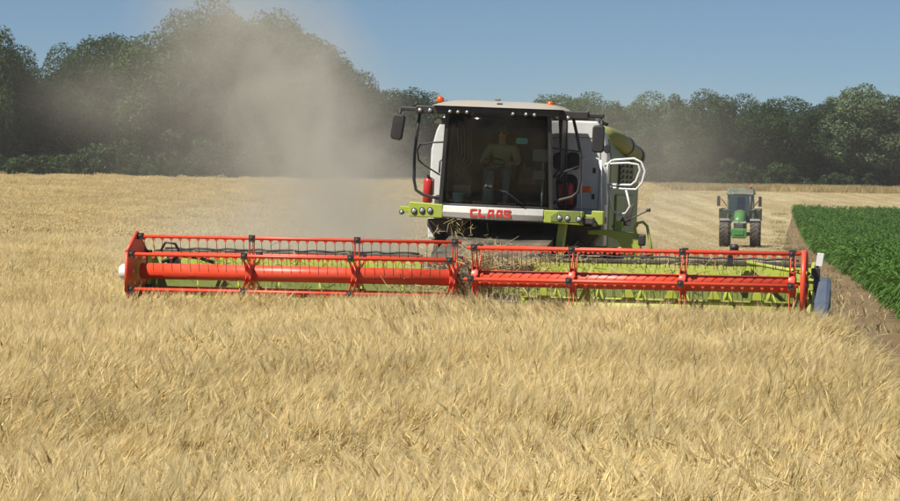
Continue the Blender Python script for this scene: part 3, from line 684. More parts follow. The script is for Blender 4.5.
# unloading pipe folded back along the tank
p = MB(); p.tube([(1.3, 5.9, 3.40), (1.42, 6.1, 3.38), (1.55, 6.6, 3.33), (1.62, 9.2, 3.09)], .16, 20); up = C(p, 'unloading_pipe', M_PIPE)
C(MB().lathe([(.165, 0), (.175, .03), (.175, .14), (.165, .17)], 20, Matrix.Translation((1.585, 7.6, 3.24)) @ Matrix.Rotation(R(-90), 4, 'X')), 'pipe_collar', M_BLACK, up)
C(MB().lathe([(.165, 0), (.18, .02), (.18, .35), (.12, .4)], 20, Matrix.Translation((1.615, 9.0, 3.11)) @ Matrix.Rotation(R(-95), 4, 'X')), 'spout', M_BLACK, up)
# --- platform and bumper
C(MB().box((0.05, 4.15, 1.9), (3.1, 1.9, .12)), 'platform', M_DARK, None, .02)
XC = -.07
bp = MB(); v = []; n = 14
for i in range(n + 1):
    u = -1 + 2 * i / n; x = XC + u * .845; y = 3.02 + .12 * u * u
    v += [(x, y, 1.85 + .02 * u * u), (x, y - .03, 1.95), (x, y, 2.055), (x, y + .1, 2.06), (x, y + .1, 1.85)]
f = [(i * 5 + j, i * 5 + (j + 1) % 5, (i + 1) * 5 + (j + 1) % 5, (i + 1) * 5 + j) for i in range(n) for j in range(5)] + [(4, 3, 2, 1, 0), tuple(n * 5 + j for j in range(5))]
bumper = C(bp.add(v, f), 'bumper', M_BUMP, None, .008)
# block lettering on the bumper, each letter one shape
LET = {'C': [((0, 0), (.27, 0), (.27, 1), (0, .9)), ((.27, .77), (1, .77), (1, 1), (.27, 1)), ((.27, 0), (1, 0), (1, .23), (.27, .23))],
       'L': [((0, 0), (.28, 0), (.28, 1), (0, 1)), ((.28, 0), (.95, 0), (.95, .25), (.28, .25))],
       'A': [((0, 0), (.27, 0), (.5, .98), (.3, 1)), ((.73, 0), (1, 0), (1, 1), (.73, 1)), ((.47, .8), (.73, .8), (.73, 1), (.5, 1)), ((.3, .22), (.73, .22), (.73, .42), (.35, .42))],
       'S': [((0, .42), (.27, .42), (.27, 1), (0, 1)), ((.27, .79), (1, .79), (1, 1), (.27, 1)), ((.27, .42), (1, .42), (1, .61), (.27, .61)), ((.73, .2), (1, .2), (1, .42), (.73, .42)), ((0, 0), (1, 0), (1, .2), (0, .2))]}
pL = at(470, 211, 3.0); pR = at(511, 221, 3.0); lw = (pR.x - pL.x); lh = .13; zb = 1.89
for i, ch in enumerate('CLAAS'):
    m = MB(); x0 = pL.x + i * lw / 5 * 1.015; ww = lw / 5 * .84
    yy = 3.02 + .12 * ((x0 + ww / 2 - XC) / .845) ** 2 - .034
    for q in LET[ch]:
        pp = [(x0 + u * ww, zb + w_ * lh) for u, w_ in q]
        m.add([(x, yy, z) for x, z in pp] + [(x, yy + .03, z) for x, z in pp], [(0, 1, 2, 3), (7, 6, 5, 4), (0, 4, 5, 1), (1, 5, 6, 2), (2, 6, 7, 3), (3, 7, 4, 0)])
    C(m, 'letter', M_LETTER, bumper)
def lamp(px, py, y, r, parent, dirx=0):
    r *= .86; p_ = at(px, py, y); m = Matrix.Translation(p_) @ Matrix.Rotation(R(90), 4, 'X')
    o = C(MB().lathe([(r * 1.25, -.05), (r * 1.25, .0), (r * 1.02, .012), (r * 1.0, -.005)], 16, m), 'lamp_housing', M_BLACK, parent)
    C(MB().lathe([(r * .99, -.02), (r * .98, .004), (r * .6, .018), (r * .1, .022)], 16, m), 'lamp_lens', M_LAMP, parent)
pl_ = MB().prism([(-1.49, 1.84), (XC - .845 - .005, 1.84), (XC - .845 - .005, 2.07), (-1.49, 2.09)], 'y', 3.13, 3.4); bl = C(pl_, 'light_panel', M_SEED, None, .015)
C(MB().box((-1.58, 3.3, 1.96), (.18, .1, .1)), 'marker_arm', M_SEED, bl, .01)
for px, py in ((414, 211), (422, 210.5), (430, 210.5)): lamp(px, py, 3.12, .05, bl)
lamp(401.5, 212, 3.24, .04, bl)
pr_ = MB().prism([(XC + .85, 1.84), (1.42, 1.82), (1.42, 2.05), (XC + .85, 2.05)], 'y', 3.13, 3.4); br = C(pr_, 'light_panel', M_SEED, None, .015)
for px, py in ((559.5, 218), (567.5, 218.5), (579, 219.5)): lamp(px, py, 3.12, .05, br)
C(MB().prism([(XC + .97, 1.95), (XC + 1.1, 2.04), (1.38, 2.05), (1.38, 1.87), (XC + .97, 1.87)], 'y', 3.118, 3.14), 'lamp_recess', M_SEED_SHADE, br)
C(MB().box((1.49, 3.5, 1.95), (.13, .2, .1)), 'bracket', M_SEED, br, .01); C(MB().box((1.64, 3.5, 1.95), (.2, .2, .24)), 'end_light_box', M_SEED, br, .02); lamp(594, 224, 3.39, .055, br)
# --- cab
zb0, zt0 = 2.06, 3.6; xb, xt = .90, .82; yf = 3.22; yb = 4.95; XCc = -.045
cab = C(MB().box((XCc, 4.1, 2.02), (1.86, 1.7, .09)), 'cab', M_DARK, None, .015)
def beam(a, b, wx, wy):
    a, b = Vector(a), Vector(b); m = MB(); q = [(-wx, -wy), (wx, -wy), (wx, wy), (-wx, wy)]
    return m.hexa([a + Vector((u / 2, v_ / 2, 0)) for u, v_ in q], [b + Vector((u / 2, v_ / 2, 0)) for u, v_ in q])
for s in (-1, 1):
    C(beam((XCc + s * (xb + .03), yf + .03, zb0), (XCc + s * (xt + .03), yf - .09, zt0), .07, .09), 'front_pillar', M_BLACK, cab, .01)
    C(beam((XCc + s * (xb + .02), yb - .05, zb0), (XCc + s * (xt + .06), yb - .05, zt0), .09, .1), 'rear_pillar', M_BLACK, cab, .01)
    v = []
    for o_ in (0, .012): v += [(XCc + s * (xb + .04 + o_), yf + .08, zb0), (XCc + s * (xb + .03 + o_), yb - .1, zb0), (XCc + s * (xt + .05 + o_), yb - .1, zt0), (XCc + s * (xt + .04 + o_), yf - .04, zt0)]
    C(MB().add(v, [(0, 1, 2, 3), (7, 6, 5, 4), (0, 4, 5, 1), (1, 5, 6, 2), (2, 6, 7, 3), (3, 7, 4, 0)]), 'side_window', M_GLASS, cab)
    C(MB().box((XCc + s * (xb - .0), 4.62, 2.83), (.03, .6, 1.5)), 'door_panel', M_BLACK, cab)
    C(MB().tube([(XCc + s * (xb + .075), yf + .2, 2.55), (XCc + s * (xb + .085), yb - .2, 2.75)], .014, 6), 'door_rail', M_BLACK, cab)
v = []; f = []; n = 14
for k, zz in enumerate(np.linspace(0, 1, 6)):
    for i in range(n + 1):
        u = -1 + 2 * i / n; hw = xb + (xt - xb) * zz; bulge = .17 * (1 - u * u)
        v.append((XCc + u * hw, yf - bulge - .13 * zz, zb0 + (zt0 - zb0) * zz))
for k in range(5):
    for i in range(n): a = k * (n + 1) + i; f.append((a, a + 1, a + n + 2, a + n + 1))
ws = C(MB().add(v, f, True), 'windscreen', M_GLASS, cab); so_ = ws.modifiers.new('thick', 'SOLIDIFY'); so_.thickness = .008
C(MB().tube([(XCc + u * (xb - .01), yf - .17 * (1 - u * u) - .005, zb0 + .015) for u in np.linspace(-1, 1, 12)], .022, 6), 'windscreen_seal', M_BLACK, cab)
C(MB().tube([(.45, yf - .18, 2.12), (.15, yf - .19, 2.32), (-.2, yf - .18, 2.38)], .013, 6), 'wiper', M_BLACK, cab)
C(MB().box((XCc, yb - .02, 2.83), (1.84, .04, 1.54)), 'rear_wall', M_BLACK, cab)
q = at(522, 141, 3.25); C(MB().prism(rrect(q.x, q.z, .2, .1, .03), 'y', 3.24, 3.25), 'teal_patch', M_TEAL, cab)  # flat teal patch just behind the windscreen
# roof: dark lamp rim with a pale domed cap
C(MB().prism([(XCc - 1.0, 3.59), (XCc + 1.0, 3.59), (XCc + 1.06, 3.7), (XCc - 1.06, 3.7)], 'y', 2.95, 5.0), 'roof_rim', M_BLACK, cab, .02)
rv = []; rf = []; nx, ny = 12, 10
for j in range(ny + 1):
    for i in range(nx + 1):
        u, t_ = -1 + 2 * i / nx, -1 + 2 * j / ny; e = (1 - abs(u) ** 5) * (1 - abs(t_) ** 5); rv.append((XCc + u * 1.09, 3.96 + t_ * 1.06, 3.702 + .125 * e ** .6))
for j in range(ny):
    for i in range(nx): a = j * (nx + 1) + i; rf.append((a, a + 1, a + nx + 2, a + nx + 1))
b0 = [(XCc - 1.09, 2.90, 3.70), (XCc + 1.09, 2.90, 3.70), (XCc + 1.09, 5.02, 3.70), (XCc - 1.09, 5.02, 3.70)]
C(MB().add(rv, rf, True).add(b0, [(3, 2, 1, 0)]), 'roof', M_ROOF, cab)
C(MB().box((-.05, 3.0, 3.835), (.09, .06, .04)), 'roof_camera', M_GREYP, cab, .01)
lb = MB(); lb.hexa([(-1.72, 3.16, 3.60), (1.70, 3.16, 3.60), (1.70, 3.3, 3.60), (-1.72, 3.3, 3.60)], [(-1.72, 3.16, 3.67), (1.70, 3.16, 3.67), (1.70, 3.3, 3.67), (-1.72, 3.3, 3.67)])
for s, x in ((-1, -1.2), (1, 1.2)): lb.box((x, 3.21, 3.633), (.5, .17, .13))
lbo = C(lb, 'light_bar', M_BLACK, None, .015)
for px, py in ((420, 110), (430, 110.3)): lamp(px, py, 3.11, .042, lbo)
for px, py in ((557, 117), (568, 118)): lamp(px, py, 3.11, .042, lbo)
for px, py in ((450, 111.5), (458, 112), (467, 112.2), (513, 114), (526, 114.5), (534.5, 115)): lamp(px, py, 2.93, .034, cab)
for px, py in ((440, 104), (550, 109)):
    q = at(px, py, 3.3); m = Matrix.Translation((q.x, q.y, q.z))
    bo = C(MB().lathe([(.07, -.03), (.075, .0), (.075, .02)], 14, m), 'beacon', M_BLACK)
    C(MB().lathe([(.06, .02), (.066, .05), (.063, .09), (.045, .12), (.01, .132)], 16, m), 'dome', M_AMBER, bo)
C(MB().tube([at(413, 107, 3.25), at(418, 102, 3.25)], .02, 6), 'antenna_stub', M_BLACK, lbo)
# mirrors
def mirror(px, py, tilt, w_, h_, name='mirror'):
    q = at(px, py, 3.1); m = Matrix.Translation(q) @ Matrix.Rotation(R(tilt), 4, 'Y')
    pr = rrect(0, 0, w_, h_, .06); sh = MB()
    v = [m @ Vector((x, 0, z)) for x, z in pr] + [m @ Vector((x * .9, -.09, z * .93)) for x, z in pr]; k = len(pr)
    sh.add(v, [tuple(range(k)), tuple(reversed(range(k, 2 * k)))] + [(i, i + k, (i + 1) % k + k, (i + 1) % k) for i in range(k)])
    o = C(sh, name, M_BLACK, None, .015)
    C(MB().add([m @ Vector((x * .88, .012, z * .92)) for x, z in pr] + [m @ Vector((x * .88, .004, z * .92)) for x, z in pr], [tuple(range(k)), tuple(reversed(range(k, 2 * k)))] + [(i, i + k, (i + 1) % k + k, (i + 1) % k) for i in range(k)]), 'mirror_glass', M_STEEL, o)
    return o
a = mirror(398.3, 127, 7, .21, .44); C(MB().tube([at(401, 107, 3.2), at(400, 112, 3.15), at(399.5, 120, 3.12)], .025, 7), 'mirror_arm', M_BLACK, a)
a = mirror(598.5, 139, 0, .21, .46); C(MB().tube([at(601, 119, 3.2), at(602, 124, 3.15), at(600, 132, 3.12)], .025, 7), 'mirror_arm', M_BLACK, a); C(MB().tube([at(599, 121, 3.22), at(608, 125, 3.22)], .03, 7), 'mirror_joint', M_BLACK, a)
mirror(607.5, 149, 0, .12, .15)
# guard hoops at the cab corners
def path(pts, y): return [at(px, py, y if not isinstance(y, (list, tuple)) else y[i]) for i, (px, py) in enumerate(pts)]
C(MB().tube(path([(420, 113), (417, 132), (414.5, 155), (414, 180), (416, 190), (422, 194), (432, 197), (444, 199.5)], [3.3] * 7 + [3.35]), .026, 8), 'guard_hoop', M_BLACK)
C(MB().tube(path([(447, 142), (433, 142.5), (420, 145), (417.5, 150), (418.5, 160), (424, 165), (440, 175)], 3.36), .014, 6), 'guard_rail', M_BLACK)
C(MB().tube(path([(446, 114), (445, 150), (442.5, 196)], 3.3), .02, 6), 'guard_post', M_BLACK)
C(MB().box(at(442, 121, 3.2), (.24, .05, .11)), 'sun_visor', M_DARK, cab, .01)
C(MB().tube(path([(573, 117), (577, 135), (581, 157), (580.5, 180), (578, 192), (572, 197), (560, 200), (545, 207)], [3.3] * 7 + [3.35]), .026, 8), 'guard_hoop', M_BLACK)
C(MB().tube(path([(547, 147), (560, 149), (581, 152)], 3.36), .012, 6), 'guard_rail', M_BLACK); C(MB().tube(path([(553, 178), (566, 171), (580, 166)], 3.36), .014, 6), 'guard_rail', M_BLACK)
# interior
C(MB().box((-.17, 4.42, 2.5), (.52, .5, .12)).box((-.17, 4.7, 2.85), (.5, .12, .62), Matrix.Rotation(R(-6), 3, 'X')).box((-.17, 4.72, 3.22), (.26, .1, .18)).box((-.17, 4.42, 2.25), (.3, .3, .4)), 'seat', M_SEAT, cab, .03)
C(MB().tube([(-.24, 3.55, 2.06), (-.24, 3.65, 2.4), (-.22, 3.82, 2.76)], [.11, .075, .045], 12), 'steering_column', M_GREYP, cab)
C(MB().tube([Vector((-.22, 3.85, 2.78)) + Matrix.Rotation(R(28), 3, 'X') @ Vector((.2 * math.cos(a), .2 * math.sin(a), 0)) for a in np.linspace(0, 2 * math.pi, 20, endpoint=False)], .016, 6, closed=True).tube([(-.4, 3.85, 2.78), (-.04, 3.85, 2.78)], .012, 5), 'steering_wheel', M_BLACK, cab)
C(MB().box((.38, 4.3, 2.55), (.3, .8, .18)).box((.4, 3.85, 2.66), (.24, .05, .2), Matrix.Rotation(R(25), 3, 'X')).tube([(.33, 4.05, 2.6), (.3, 3.98, 2.82)], .025, 7), 'control_console', M_DARK, cab, .02)
C(MB().box((-.72, 4.25, 2.42), (.32, .9, .3)).box((-.74, 4.05, 2.64), (.2, .24, .16)), 'side_locker', M_SEAT, cab, .02)
C(MB().box((.62, 3.62, 2.95), (.26, .04, .2), Matrix.Rotation(R(20), 3, 'Z')).box((.66, 3.68, 2.55), (.03, .03, .9)).box((.6, 3.6, 2.62), (.2, .04, .15), Matrix.Rotation(R(20), 3, 'Z')), 'monitor', M_GREYP, cab, .01)
C(MB().box((-.72, 3.9, 2.3), (.3, .25, .2)), 'carton', M_CARD, cab, .005); C(MB().box((-.35, 3.5, 2.12), (.22, .2, .06), Matrix.Rotation(R(25), 3, 'Z')).box((.1, 3.45, 2.11), (.3, .16, .05)), 'papers', M_SHIRT, cab, .01)
for k in range(5): C(MB().tube([(-.82 + .05 * k, 3.7 + .03 * k, 3.35), (-.78 + .06 * k, 3.6, 3.0 - .05 * k), (-.84 + .04 * k, 3.75, 2.7), (-.7 + .03 * k, 3.8, 2.45)], .009, 5), 'cable', M_GREYP, cab)
# --- ladder, rails and arch on the right
W = M_RAIL
C(MB().tube(path([(601, 216), (601, 190), (601, 160)], 4.7), .02, 7), 'platform_rail', W)
C(MB().tube(path([(606, 205), (606.5, 180), (608, 164), (612, 160)], 4.8), .018, 7), 'platform_rail', W)
C(MB().tube(path([(604, 166), (614, 160), (634, 158.5), (641, 162), (645, 171), (642, 183), (636, 189.5), (622, 189), (607, 187)], 5.0), .02, 8), 'platform_rail', W)
C(MB().tube(path([(605, 164), (628, 163), (638, 164.5), (640, 170), (636, 181), (631, 185), (607, 184.5)], 5.0), .02, 8), 'platform_rail', W)
C(MB().tube(path([(608, 187), (611, 205), (614, 212), (620, 214.5), (626, 213), (630, 206), (626, 190)], 5.0), .018, 8), 'ladder_rail', W)
C(MB().tube(path([(581, 216), (581, 185), (582, 160), (590, 157), (599, 159), (600, 170)], 4.75), .016, 6), 'platform_rail', W)
C(MB().tube(path([(581, 212.5), (600, 214)], 4.75), .016, 6), 'platform_rail', W)
ar = [at(px, py, 4.3) for px, py in [(588, 230), (600, 229.5), (618, 231), (640, 234), (640, 245), (643, 262), (625, 262), (623, 250), (618, 240), (606, 235.5), (588, 234)]]
k = len(ar); v = [p + Vector((0, -.06, 0)) for p in ar] + [p + Vector((0, .25, 0)) for p in ar]
C(MB().add(v, [tuple(range(k)), tuple(reversed(range(k, 2 * k)))] + [(i, i + k, (i + 1) % k + k, (i + 1) % k) for i in range(k)]), 'ladder_arch', M_SEED, None, .015)
C(MB().tube(path([(636, 235), (635, 228), (638, 223), (643, 222), (647, 226), (650, 242), (653, 262)], 4.25), .026, 8), 'step_rail', M_SEED)
C(MB().box(at(642, 240, 4.2), (.13, .06, .2)), 'side_lamp', M_BLACK, None, .03); C(MB().box(at(645, 256, 4.2), (.16, .3, .05)), 'step', M_DARK, None, .01)
C(MB().tube(path([(622, 223), (635, 217), (648, 210.5)], 4.9), .012, 6).lathe([(.03, -.03), (.04, 0), (.03, .03)], 10, Matrix.Translation(at(648.5, 210, 4.9))), 'marker_rod', M_DARK)
C(MB().hexa([at(617, 225, 4.9), at(630, 226, 4.9), at(630, 226, 5.3), at(617, 225, 5.3)], [at(629, 208, 4.9), at(634, 203, 4.9), at(634, 203, 5.3), at(629, 208, 5.3)]), 'mudguard', M_DARK, None, .01)
C(MB().box(at(619, 226, 4.6), (.12, .15, .16)).tube(path([(612, 227), (617, 222), (624, 227)], 4.6), .02, 6), 'hose_bracket', M_SEED)

# --- things carried by the harvester
def extinguisher(px, ptop, pbot, y, lab):
    a = at(px, ptop, y); b = at(px, pbot, y); h = (a - b).length
    root = empty('fire_extinguisher', CHM @ Matrix.Translation(b)); tag(root, lab, 'fire extinguisher', 'fire extinguishers on the harvester')
    MB().lathe([(.06, 0), (.085, .02), (.085, h * .78), (.07, h * .86), (.03, h * .9)], 18).build('cylinder', M_EXT, root)
    MB().lathe([(.025, h * .9), (.028, h * .96)], 10).box((.0, -.03, h * .97), (.03, .12, .02)).box((0, -.04, h * 1.0), (.02, .13, .015)).build('valve', M_BLACK, root)
    MB().tube([(.02, 0, h * .93), (.1, -.03, h * .85), (.1, -.02, h * .3)], .012, 6).build('hose', M_BLACK, root)
extinguisher(427.5, 175, 203, 4.98, 'bright red fire extinguisher left of the cab')
extinguisher(568, 180, 205, 5.05, 'red fire extinguisher in the shaded recess right of the cab')
b = at(458, 203.5, 3.42); bk = empty('bucket', CHM @ Matrix.Translation((b.x, b.y, zb0 + .012))); tag(bk, 'small pale blue bucket behind the lower left corner of the windscreen', 'bucket')
MB().lathe([(.07, 0), (.095, .18), (.1, .185), (.1, .2), (.088, .2), (.066, .02)], 18).build('pail', M_BUCK, bk)
MB().tube([(.095 * math.cos(a), -.02, .19 - .05 * math.sin(a)) for a in np.linspace(0, math.pi, 10)], .005, 5).build('handle', M_STEEL, bk)
# loose straw on header, reel gap and feeder
def straw(name, spots, label, seed):
    r = np.random.default_rng(seed); s = SM()
    for (cx, cy_, cz), (rx, ry, rz), n in spots:
        for _ in range(n):
            c = np.array((cx, cy_, cz)) + r.normal(0, .45, 3) * (rx, ry, rz); d = unit(r.normal(0, 1, 3) * (1, .7, .6)); l = r.uniform(.08, .3); bend = r.normal(0, .06, 3)
            s.ribbon(np.array([c - d * l / 2, c + bend, c + d * l / 2]), [.0035, .004, .002], unit(np.cross(d, r.normal(0, 1, 3))))
    me = s.mesh(name, M_STRAW); me.transform(ROOT_M); o = bpy.data.objects.new(name, me); COL.objects.link(o); tag(o, label, 'straw', kind='stuff')
straw('loose_straw', [((.1, .55, .85), (.55, .4, .5), 900), ((.25, .4, 1.15), (.3, .3, .35), 330), ((-.4, .6, .75), (.8, .35, .35), 600), ((1.0, .45, .62), (.9, .3, .2), 330), ((.9, 1.1, 1.2), (.8, .12, .1), 220),
    ((-.05, 2.4, 1.35), (.9, 1.0, .2), 130), ((0, -.05, .7), (.16, .15, .5), 160), ((-2.5, .2, .35), (3.5, .5, .2), 900), ((-3, 1.1, 1.1), (3.5, .12, .25), 260), ((3, 1.1, 1.1), (3.0, .12, .25), 260), ((0, 0, .98), (1.2, .25, .3), 160), ((3, .1, .35), (3.0, .5, .2), 700), ((-.6, 3.0, 1.65), (.5, .6, .2), 40)], 'loose straw heaped in the middle of the header and on the feeder', 61)

# ------------------------------------------------------------------ driver
PERSON_M = CHM @ Matrix.Translation((-.17, 4.42, 2.56))
drv = empty('person', PERSON_M); tag(drv, 'driver in a pale khaki shirt seated behind the windscreen, hands at the wheel', 'person')
def skin(name, verts, edges, mat, parent, sub=1):
    me = bpy.data.meshes.new(name); me.from_pydata([v[:3] for v in verts], edges, []); me.materials.append(mat)
    o = bpy.data.objects.new(name, me); COL.objects.link(o); o.parent = parent
    o.modifiers.new('skin', 'SKIN'); o.modifiers['skin'].use_smooth_shade = True
    for i, v in enumerate(verts): me.skin_vertices[0].data[i].radius = (v[3], v[4] if len(v) > 4 else v[3])
    me.skin_vertices[0].data[0].use_root = True
    sb = o.modifiers.new('sub', 'SUBSURF'); sb.levels = sub; sb.render_levels = sub
    return o
V = [(0, .05, .1, .15, .11), (0, .08, .3, .14, .1), (0, .07, .48, .17, .1), (0, .05, .56, .07), (0, .03, .63, .055), (0, .0, .72, .085, .1), (0, 0, .82, .07, .085)]
E = [(i, i + 1) for i in range(6)]
def limb(start, pts):
    prev = start
    for p in pts: V.append(p); E.append((prev, len(V) - 1)); prev = len(V) - 1
    return prev
for s in (-1, 1):
    limb(0, [(s * .1, .02, .08, .1), (s * .16, -.38, .12, .07), (s * .17, -.46, -.1, .055), (s * .17, -.5, -.36, .04), (s * .18, -.62, -.42, .035)])
    h = limb(2, [(s * .2, .06, .5, .065), (s * .29, -.08, .27, .05), (s * .24, -.34, .25, .035), (s * .2, -.43, .26, .034, .018)])
    for k in range(4): limb(h, [(s * (.235 - k * .022), -.475, .262, .0095), (s * (.235 - k * .022), -.51 + .004 * k, .25, .009), (s * (.23 - k * .022), -.50, .225, .008)])
    limb(h, [(s * .165, -.44, .27, .0095), (s * .15, -.475, .268, .009)])
skin('body', V, E, M_SKIN, drv)
V = [(0, .05, .08, .17, .13), (0, .08, .3, .16, .125), (0, .07, .47, .19, .12), (0, .055, .555, .085)]; E = [(0, 1), (1, 2), (2, 3)]
for s in (-1, 1): limb(2, [(s * .21, .06, .5, .085), (s * .3, -.08, .27, .068), (s * .265, -.22, .26, .055)])
skin('shirt', V, E, M_SHIRT, drv)
V = [(0, .05, .06, .16, .12), (0, .05, .16, .15, .12)]; E = [(0, 1)]
for s in (-1, 1): limb(0, [(s * .1, .02, .08, .115), (s * .16, -.38, .12, .085), (s * .17, -.47, -.1, .07), (s * .17, -.5, -.33, .055)])
skin('trousers', V, E, M_JEANS, drv)
hair = MB().lathe([(.098, .74), (.105, .8), (.09, .86), (.05, .895), (.01, .9)], 18, Matrix.Translation((0, .025, 0))); hair.build('hair', M_HAIR, drv)
MB().lathe([(.006, 0), (.016, .012), (.012, .03), (.004, .045)], 8, Matrix.Translation((0, -.105, .74))).build('nose', M_SKIN, drv)
for s in (-1, 1):
    MB().lathe([(.004, -.008), (.012, 0), (.004, .008)], 10, Matrix.Translation((s * .035, -.088, .775)) @ Matrix.Rotation(R(90), 4, 'X')).build('eye', M_BLACK, drv)
    MB().lathe([(.01, -.01), (.03, 0), (.02, .012)], 10, Matrix.Translation((s * .09, .01, .755)) @ Matrix.Rotation(R(90), 4, 'Y')).build('ear', M_SKIN, drv)
MB().box((0, -.092, .695), (.05, .012, .01)).build('mouth', M_EXT, drv)

# ------------------------------------------------------------------ tractor
D = 146.0
tx = px_x(739, D); TRM = Matrix.Translation((tx, D, float(zt(D)))) @ Matrix.Rotation(R(-7.5), 4, 'Z')
tr = empty('tractor', TRM); tag(tr, 'green tractor facing the camera on the stubble behind the header', 'tractor')
def T(mb, name, mat, parent=None, bevel=0):
    mb.v = [(x * .92, y, z if z < 1.5 else 1.5 + (z - 1.5) * 1.17) for x, y, z in mb.v]; return mb.build(name, mat, parent or tr, None, bevel)
for x, y, r, wd in ((-.93, 0, .74, .56), (.93, 0, .74, .56), (-.93, 2.75, .97, .66), (.93, 2.75, .97, .66)):
    t, m = tyre(x, y, r, wd, 'tyre', 20); to = T(t, 'tyre', M_RUB)
    for s in (-1, 1): T(MB().lathe([(r * .57, -.02), (r * .5, 0), (r * .2, -.08 * s), (r * .12, -.02 * s)], 20, m @ Matrix.Translation((0, 0, s * wd * .4))), 'rim', M_TEAL if False else M_SEED, to)
T(MB().box((0, 0, .74), (1.5, .22, .22)), 'front_axle', M_JDD, None, .02)
T(MB().hexa([(-.38, -.75, .95), (.38, -.75, .95), (.42, 1.9, 1.0), (-.42, 1.9, 1.0)], [(-.3, -.6, 1.62), (.3, -.6, 1.62), (.36, 1.9, 1.95), (-.36, 1.9, 1.95)]), 'hood_sides', M_JDD, None, .05)
hv = []; hf = []
for j, y in enumerate((-.82, -.7, -.4, .2, 1.0, 1.9)):
    zt_ = (1.58, 1.7, 1.8, 1.9, 1.97, 2.02)[j]; ww = (.27, .31, .34, .36, .37, .38)[j]
    for i in range(9): a = math.pi * i / 8; hv.append((-ww * math.cos(a), y, zt_ - .28 + .28 * math.sin(a) ** .7))
for j in range(5):
    for i in range(8): a = j * 9 + i; hf.append((a, a + 1, a + 10, a + 9))
hf += [tuple(range(8, -1, -1)), tuple(45 + i for i in range(9))]
hood = T(MB().add(hv, hf, True), 'hood', M_JDG)
for s in (-1, 1): T(MB().prism([(s * .06, 1.33), (s * .4, 1.36), (s * .42, 1.47), (s * .06, 1.42)], 'y', -.86, -.7), 'headlight', M_LAMP, hood)
T(MB().box((0, -.78, 1.12), (.5, .12, .36)), 'grille', M_BLACK, hood, .02)
for i in range(4): T(MB().box((0, -.845, .98 + i * .09), (.46, .02, .025)), 'slat', M_GREYP, hood)
T(MB().box((0, -1.1, .8), (.92, .5, .5)).box((0, -1.37, .85), (.6, .06, .3)), 'front_weight', M_JDG, None, .05)
T(MB().box((0, -.95, .55), (.8, .4, .1)), 'weight_carrier', M_GREYP, None, .02)
for s in (-1, 1):
    m = MB()
    for k in range(6):
        a0, a1 = R(62 + 14 * k), R(76 + 14 * k); r = .82
        c0, s0, c1, s1 = math.cos(a0), math.sin(a0), math.cos(a1), math.sin(a1)
        m.hexa([(s * .93 - .3, -r * c0, .74 + r * s0), (s * .93 + .3, -r * c0, .74 + r * s0), (s * .93 + .3, -r * c1, .74 + r * s1), (s * .93 - .3, -r * c1, .74 + r * s1)],
               [(s * .93 - .3, -(r + .03) * c0, .74 + (r + .03) * s0), (s * .93 + .3, -(r + .03) * c0, .74 + (r + .03) * s0), (s * .93 + .3, -(r + .03) * c1, .74 + (r + .03) * s1), (s * .93 - .3, -(r + .03) * c1, .74 + (r + .03) * s1)])
    T(m, 'front_mudguard', M_GREYP)
    T(MB().box((s * .95, 2.7, 2.03), (.75, 1.5, .1)).box((s * .95, 1.92, 1.75), (.75, .08, .6), Matrix.Rotation(R(20), 3, 'X')), 'rear_mudguard', M_JDD, None, .04)
    T(MB().tube([(s * .85, 1.85, 2.2), (s * 1.2, 1.7, 2.55)], .025, 6), 'mirror_arm', M_BLACK); T(MB().box((s * (1.34 if s < 0 else 1.2), 1.68, 2.42), (.2, .1, .5)), 'mirror', M_BLACK, None, .04)
    T(beam((s * .78, 1.85, 1.55), (s * .74, 2.05, 2.8), .08, .09), 'front_pillar', M_JDD); T(beam((s * .8, 3.5, 1.8), (s * .76, 3.45, 2.8), .1, .1), 'rear_pillar', M_JDD)
    T(MB().box((s * .8, 2.75, 2.2), (.02, 1.4, 1.1)), 'side_window', M_TGLASS)
    T(MB().box((s * .86, 1.9, 2.02), (.14, .1, .1)), 'work_lamp', M_LAMP, None, .02)
    T(MB().box((s * .98, 2.45, 1.45), (.3, .8, .1)).box((s * 1.0, 2.3, 1.1), (.3, .5, .06)), 'step', M_GREYP)
T(MB().box((0, 2.8, 1.55), (1.5, 1.7, .4)), 'cab_base', M_JDD, None, .03)
T(MB().box((0, 1.98, 2.3), (1.4, .02, 1.0), Matrix.Rotation(R(-9), 3, 'X')), 'windscreen', M_TGLASS)
T(MB().box((0, 3.6, 2.3), (1.5, .04, 1.1)), 'rear_window', M_TGLASS)
ro = T(MB().hexa([(-.92, 1.75, 2.74), (.92, 1.75, 2.74), (.92, 3.7, 2.74), (-.92, 3.7, 2.74)], [(-.8, 1.9, 3.06), (.8, 1.9, 3.06), (.8, 3.6, 3.06), (-.8, 3.6, 3.06)]), 'roof', M_JDD, None, .08)
T(MB().box((0, 1.755, 2.79), (1.6, .06, .07)), 'lamp_strip', M_GREYP, ro, .01)
for x in (-.7, -.5, .5, .7): T(MB().lathe([(.05, 0), (.05, .03)], 12, Matrix.Translation((x, 1.735, 2.79)) @ Matrix.Rotation(R(90), 4, 'X')), 'roof_lamp', M_LAMP, ro)
T(MB().lathe([(.05, 0), (.05, .12), (.02, .15)], 10, Matrix.Translation((.62, 1.9, 3.05))), 'beacon', M_AMBER, ro)
T(MB().box((0, 3.0, 1.95), (.5, .5, .15)).box((0, 3.25, 2.3), (.5, .12, .65)), 'seat', M_SEAT, None, .03)
T(MB().tube([(0, 2.2, 1.7), (0, 2.4, 2.1)], .05, 8).tube([(.2 * math.cos(a), 2.42 + .1 * math.sin(a), 2.12 + .15 * math.sin(a)) for a in np.linspace(0, 6.28, 14)], .018, 6), 'steering_wheel', M_BLACK)
T(MB().tube([(.6, 1.5, 1.5), (.6, 1.5, 2.7)], .05, 8), 'exhaust', M_DARK)

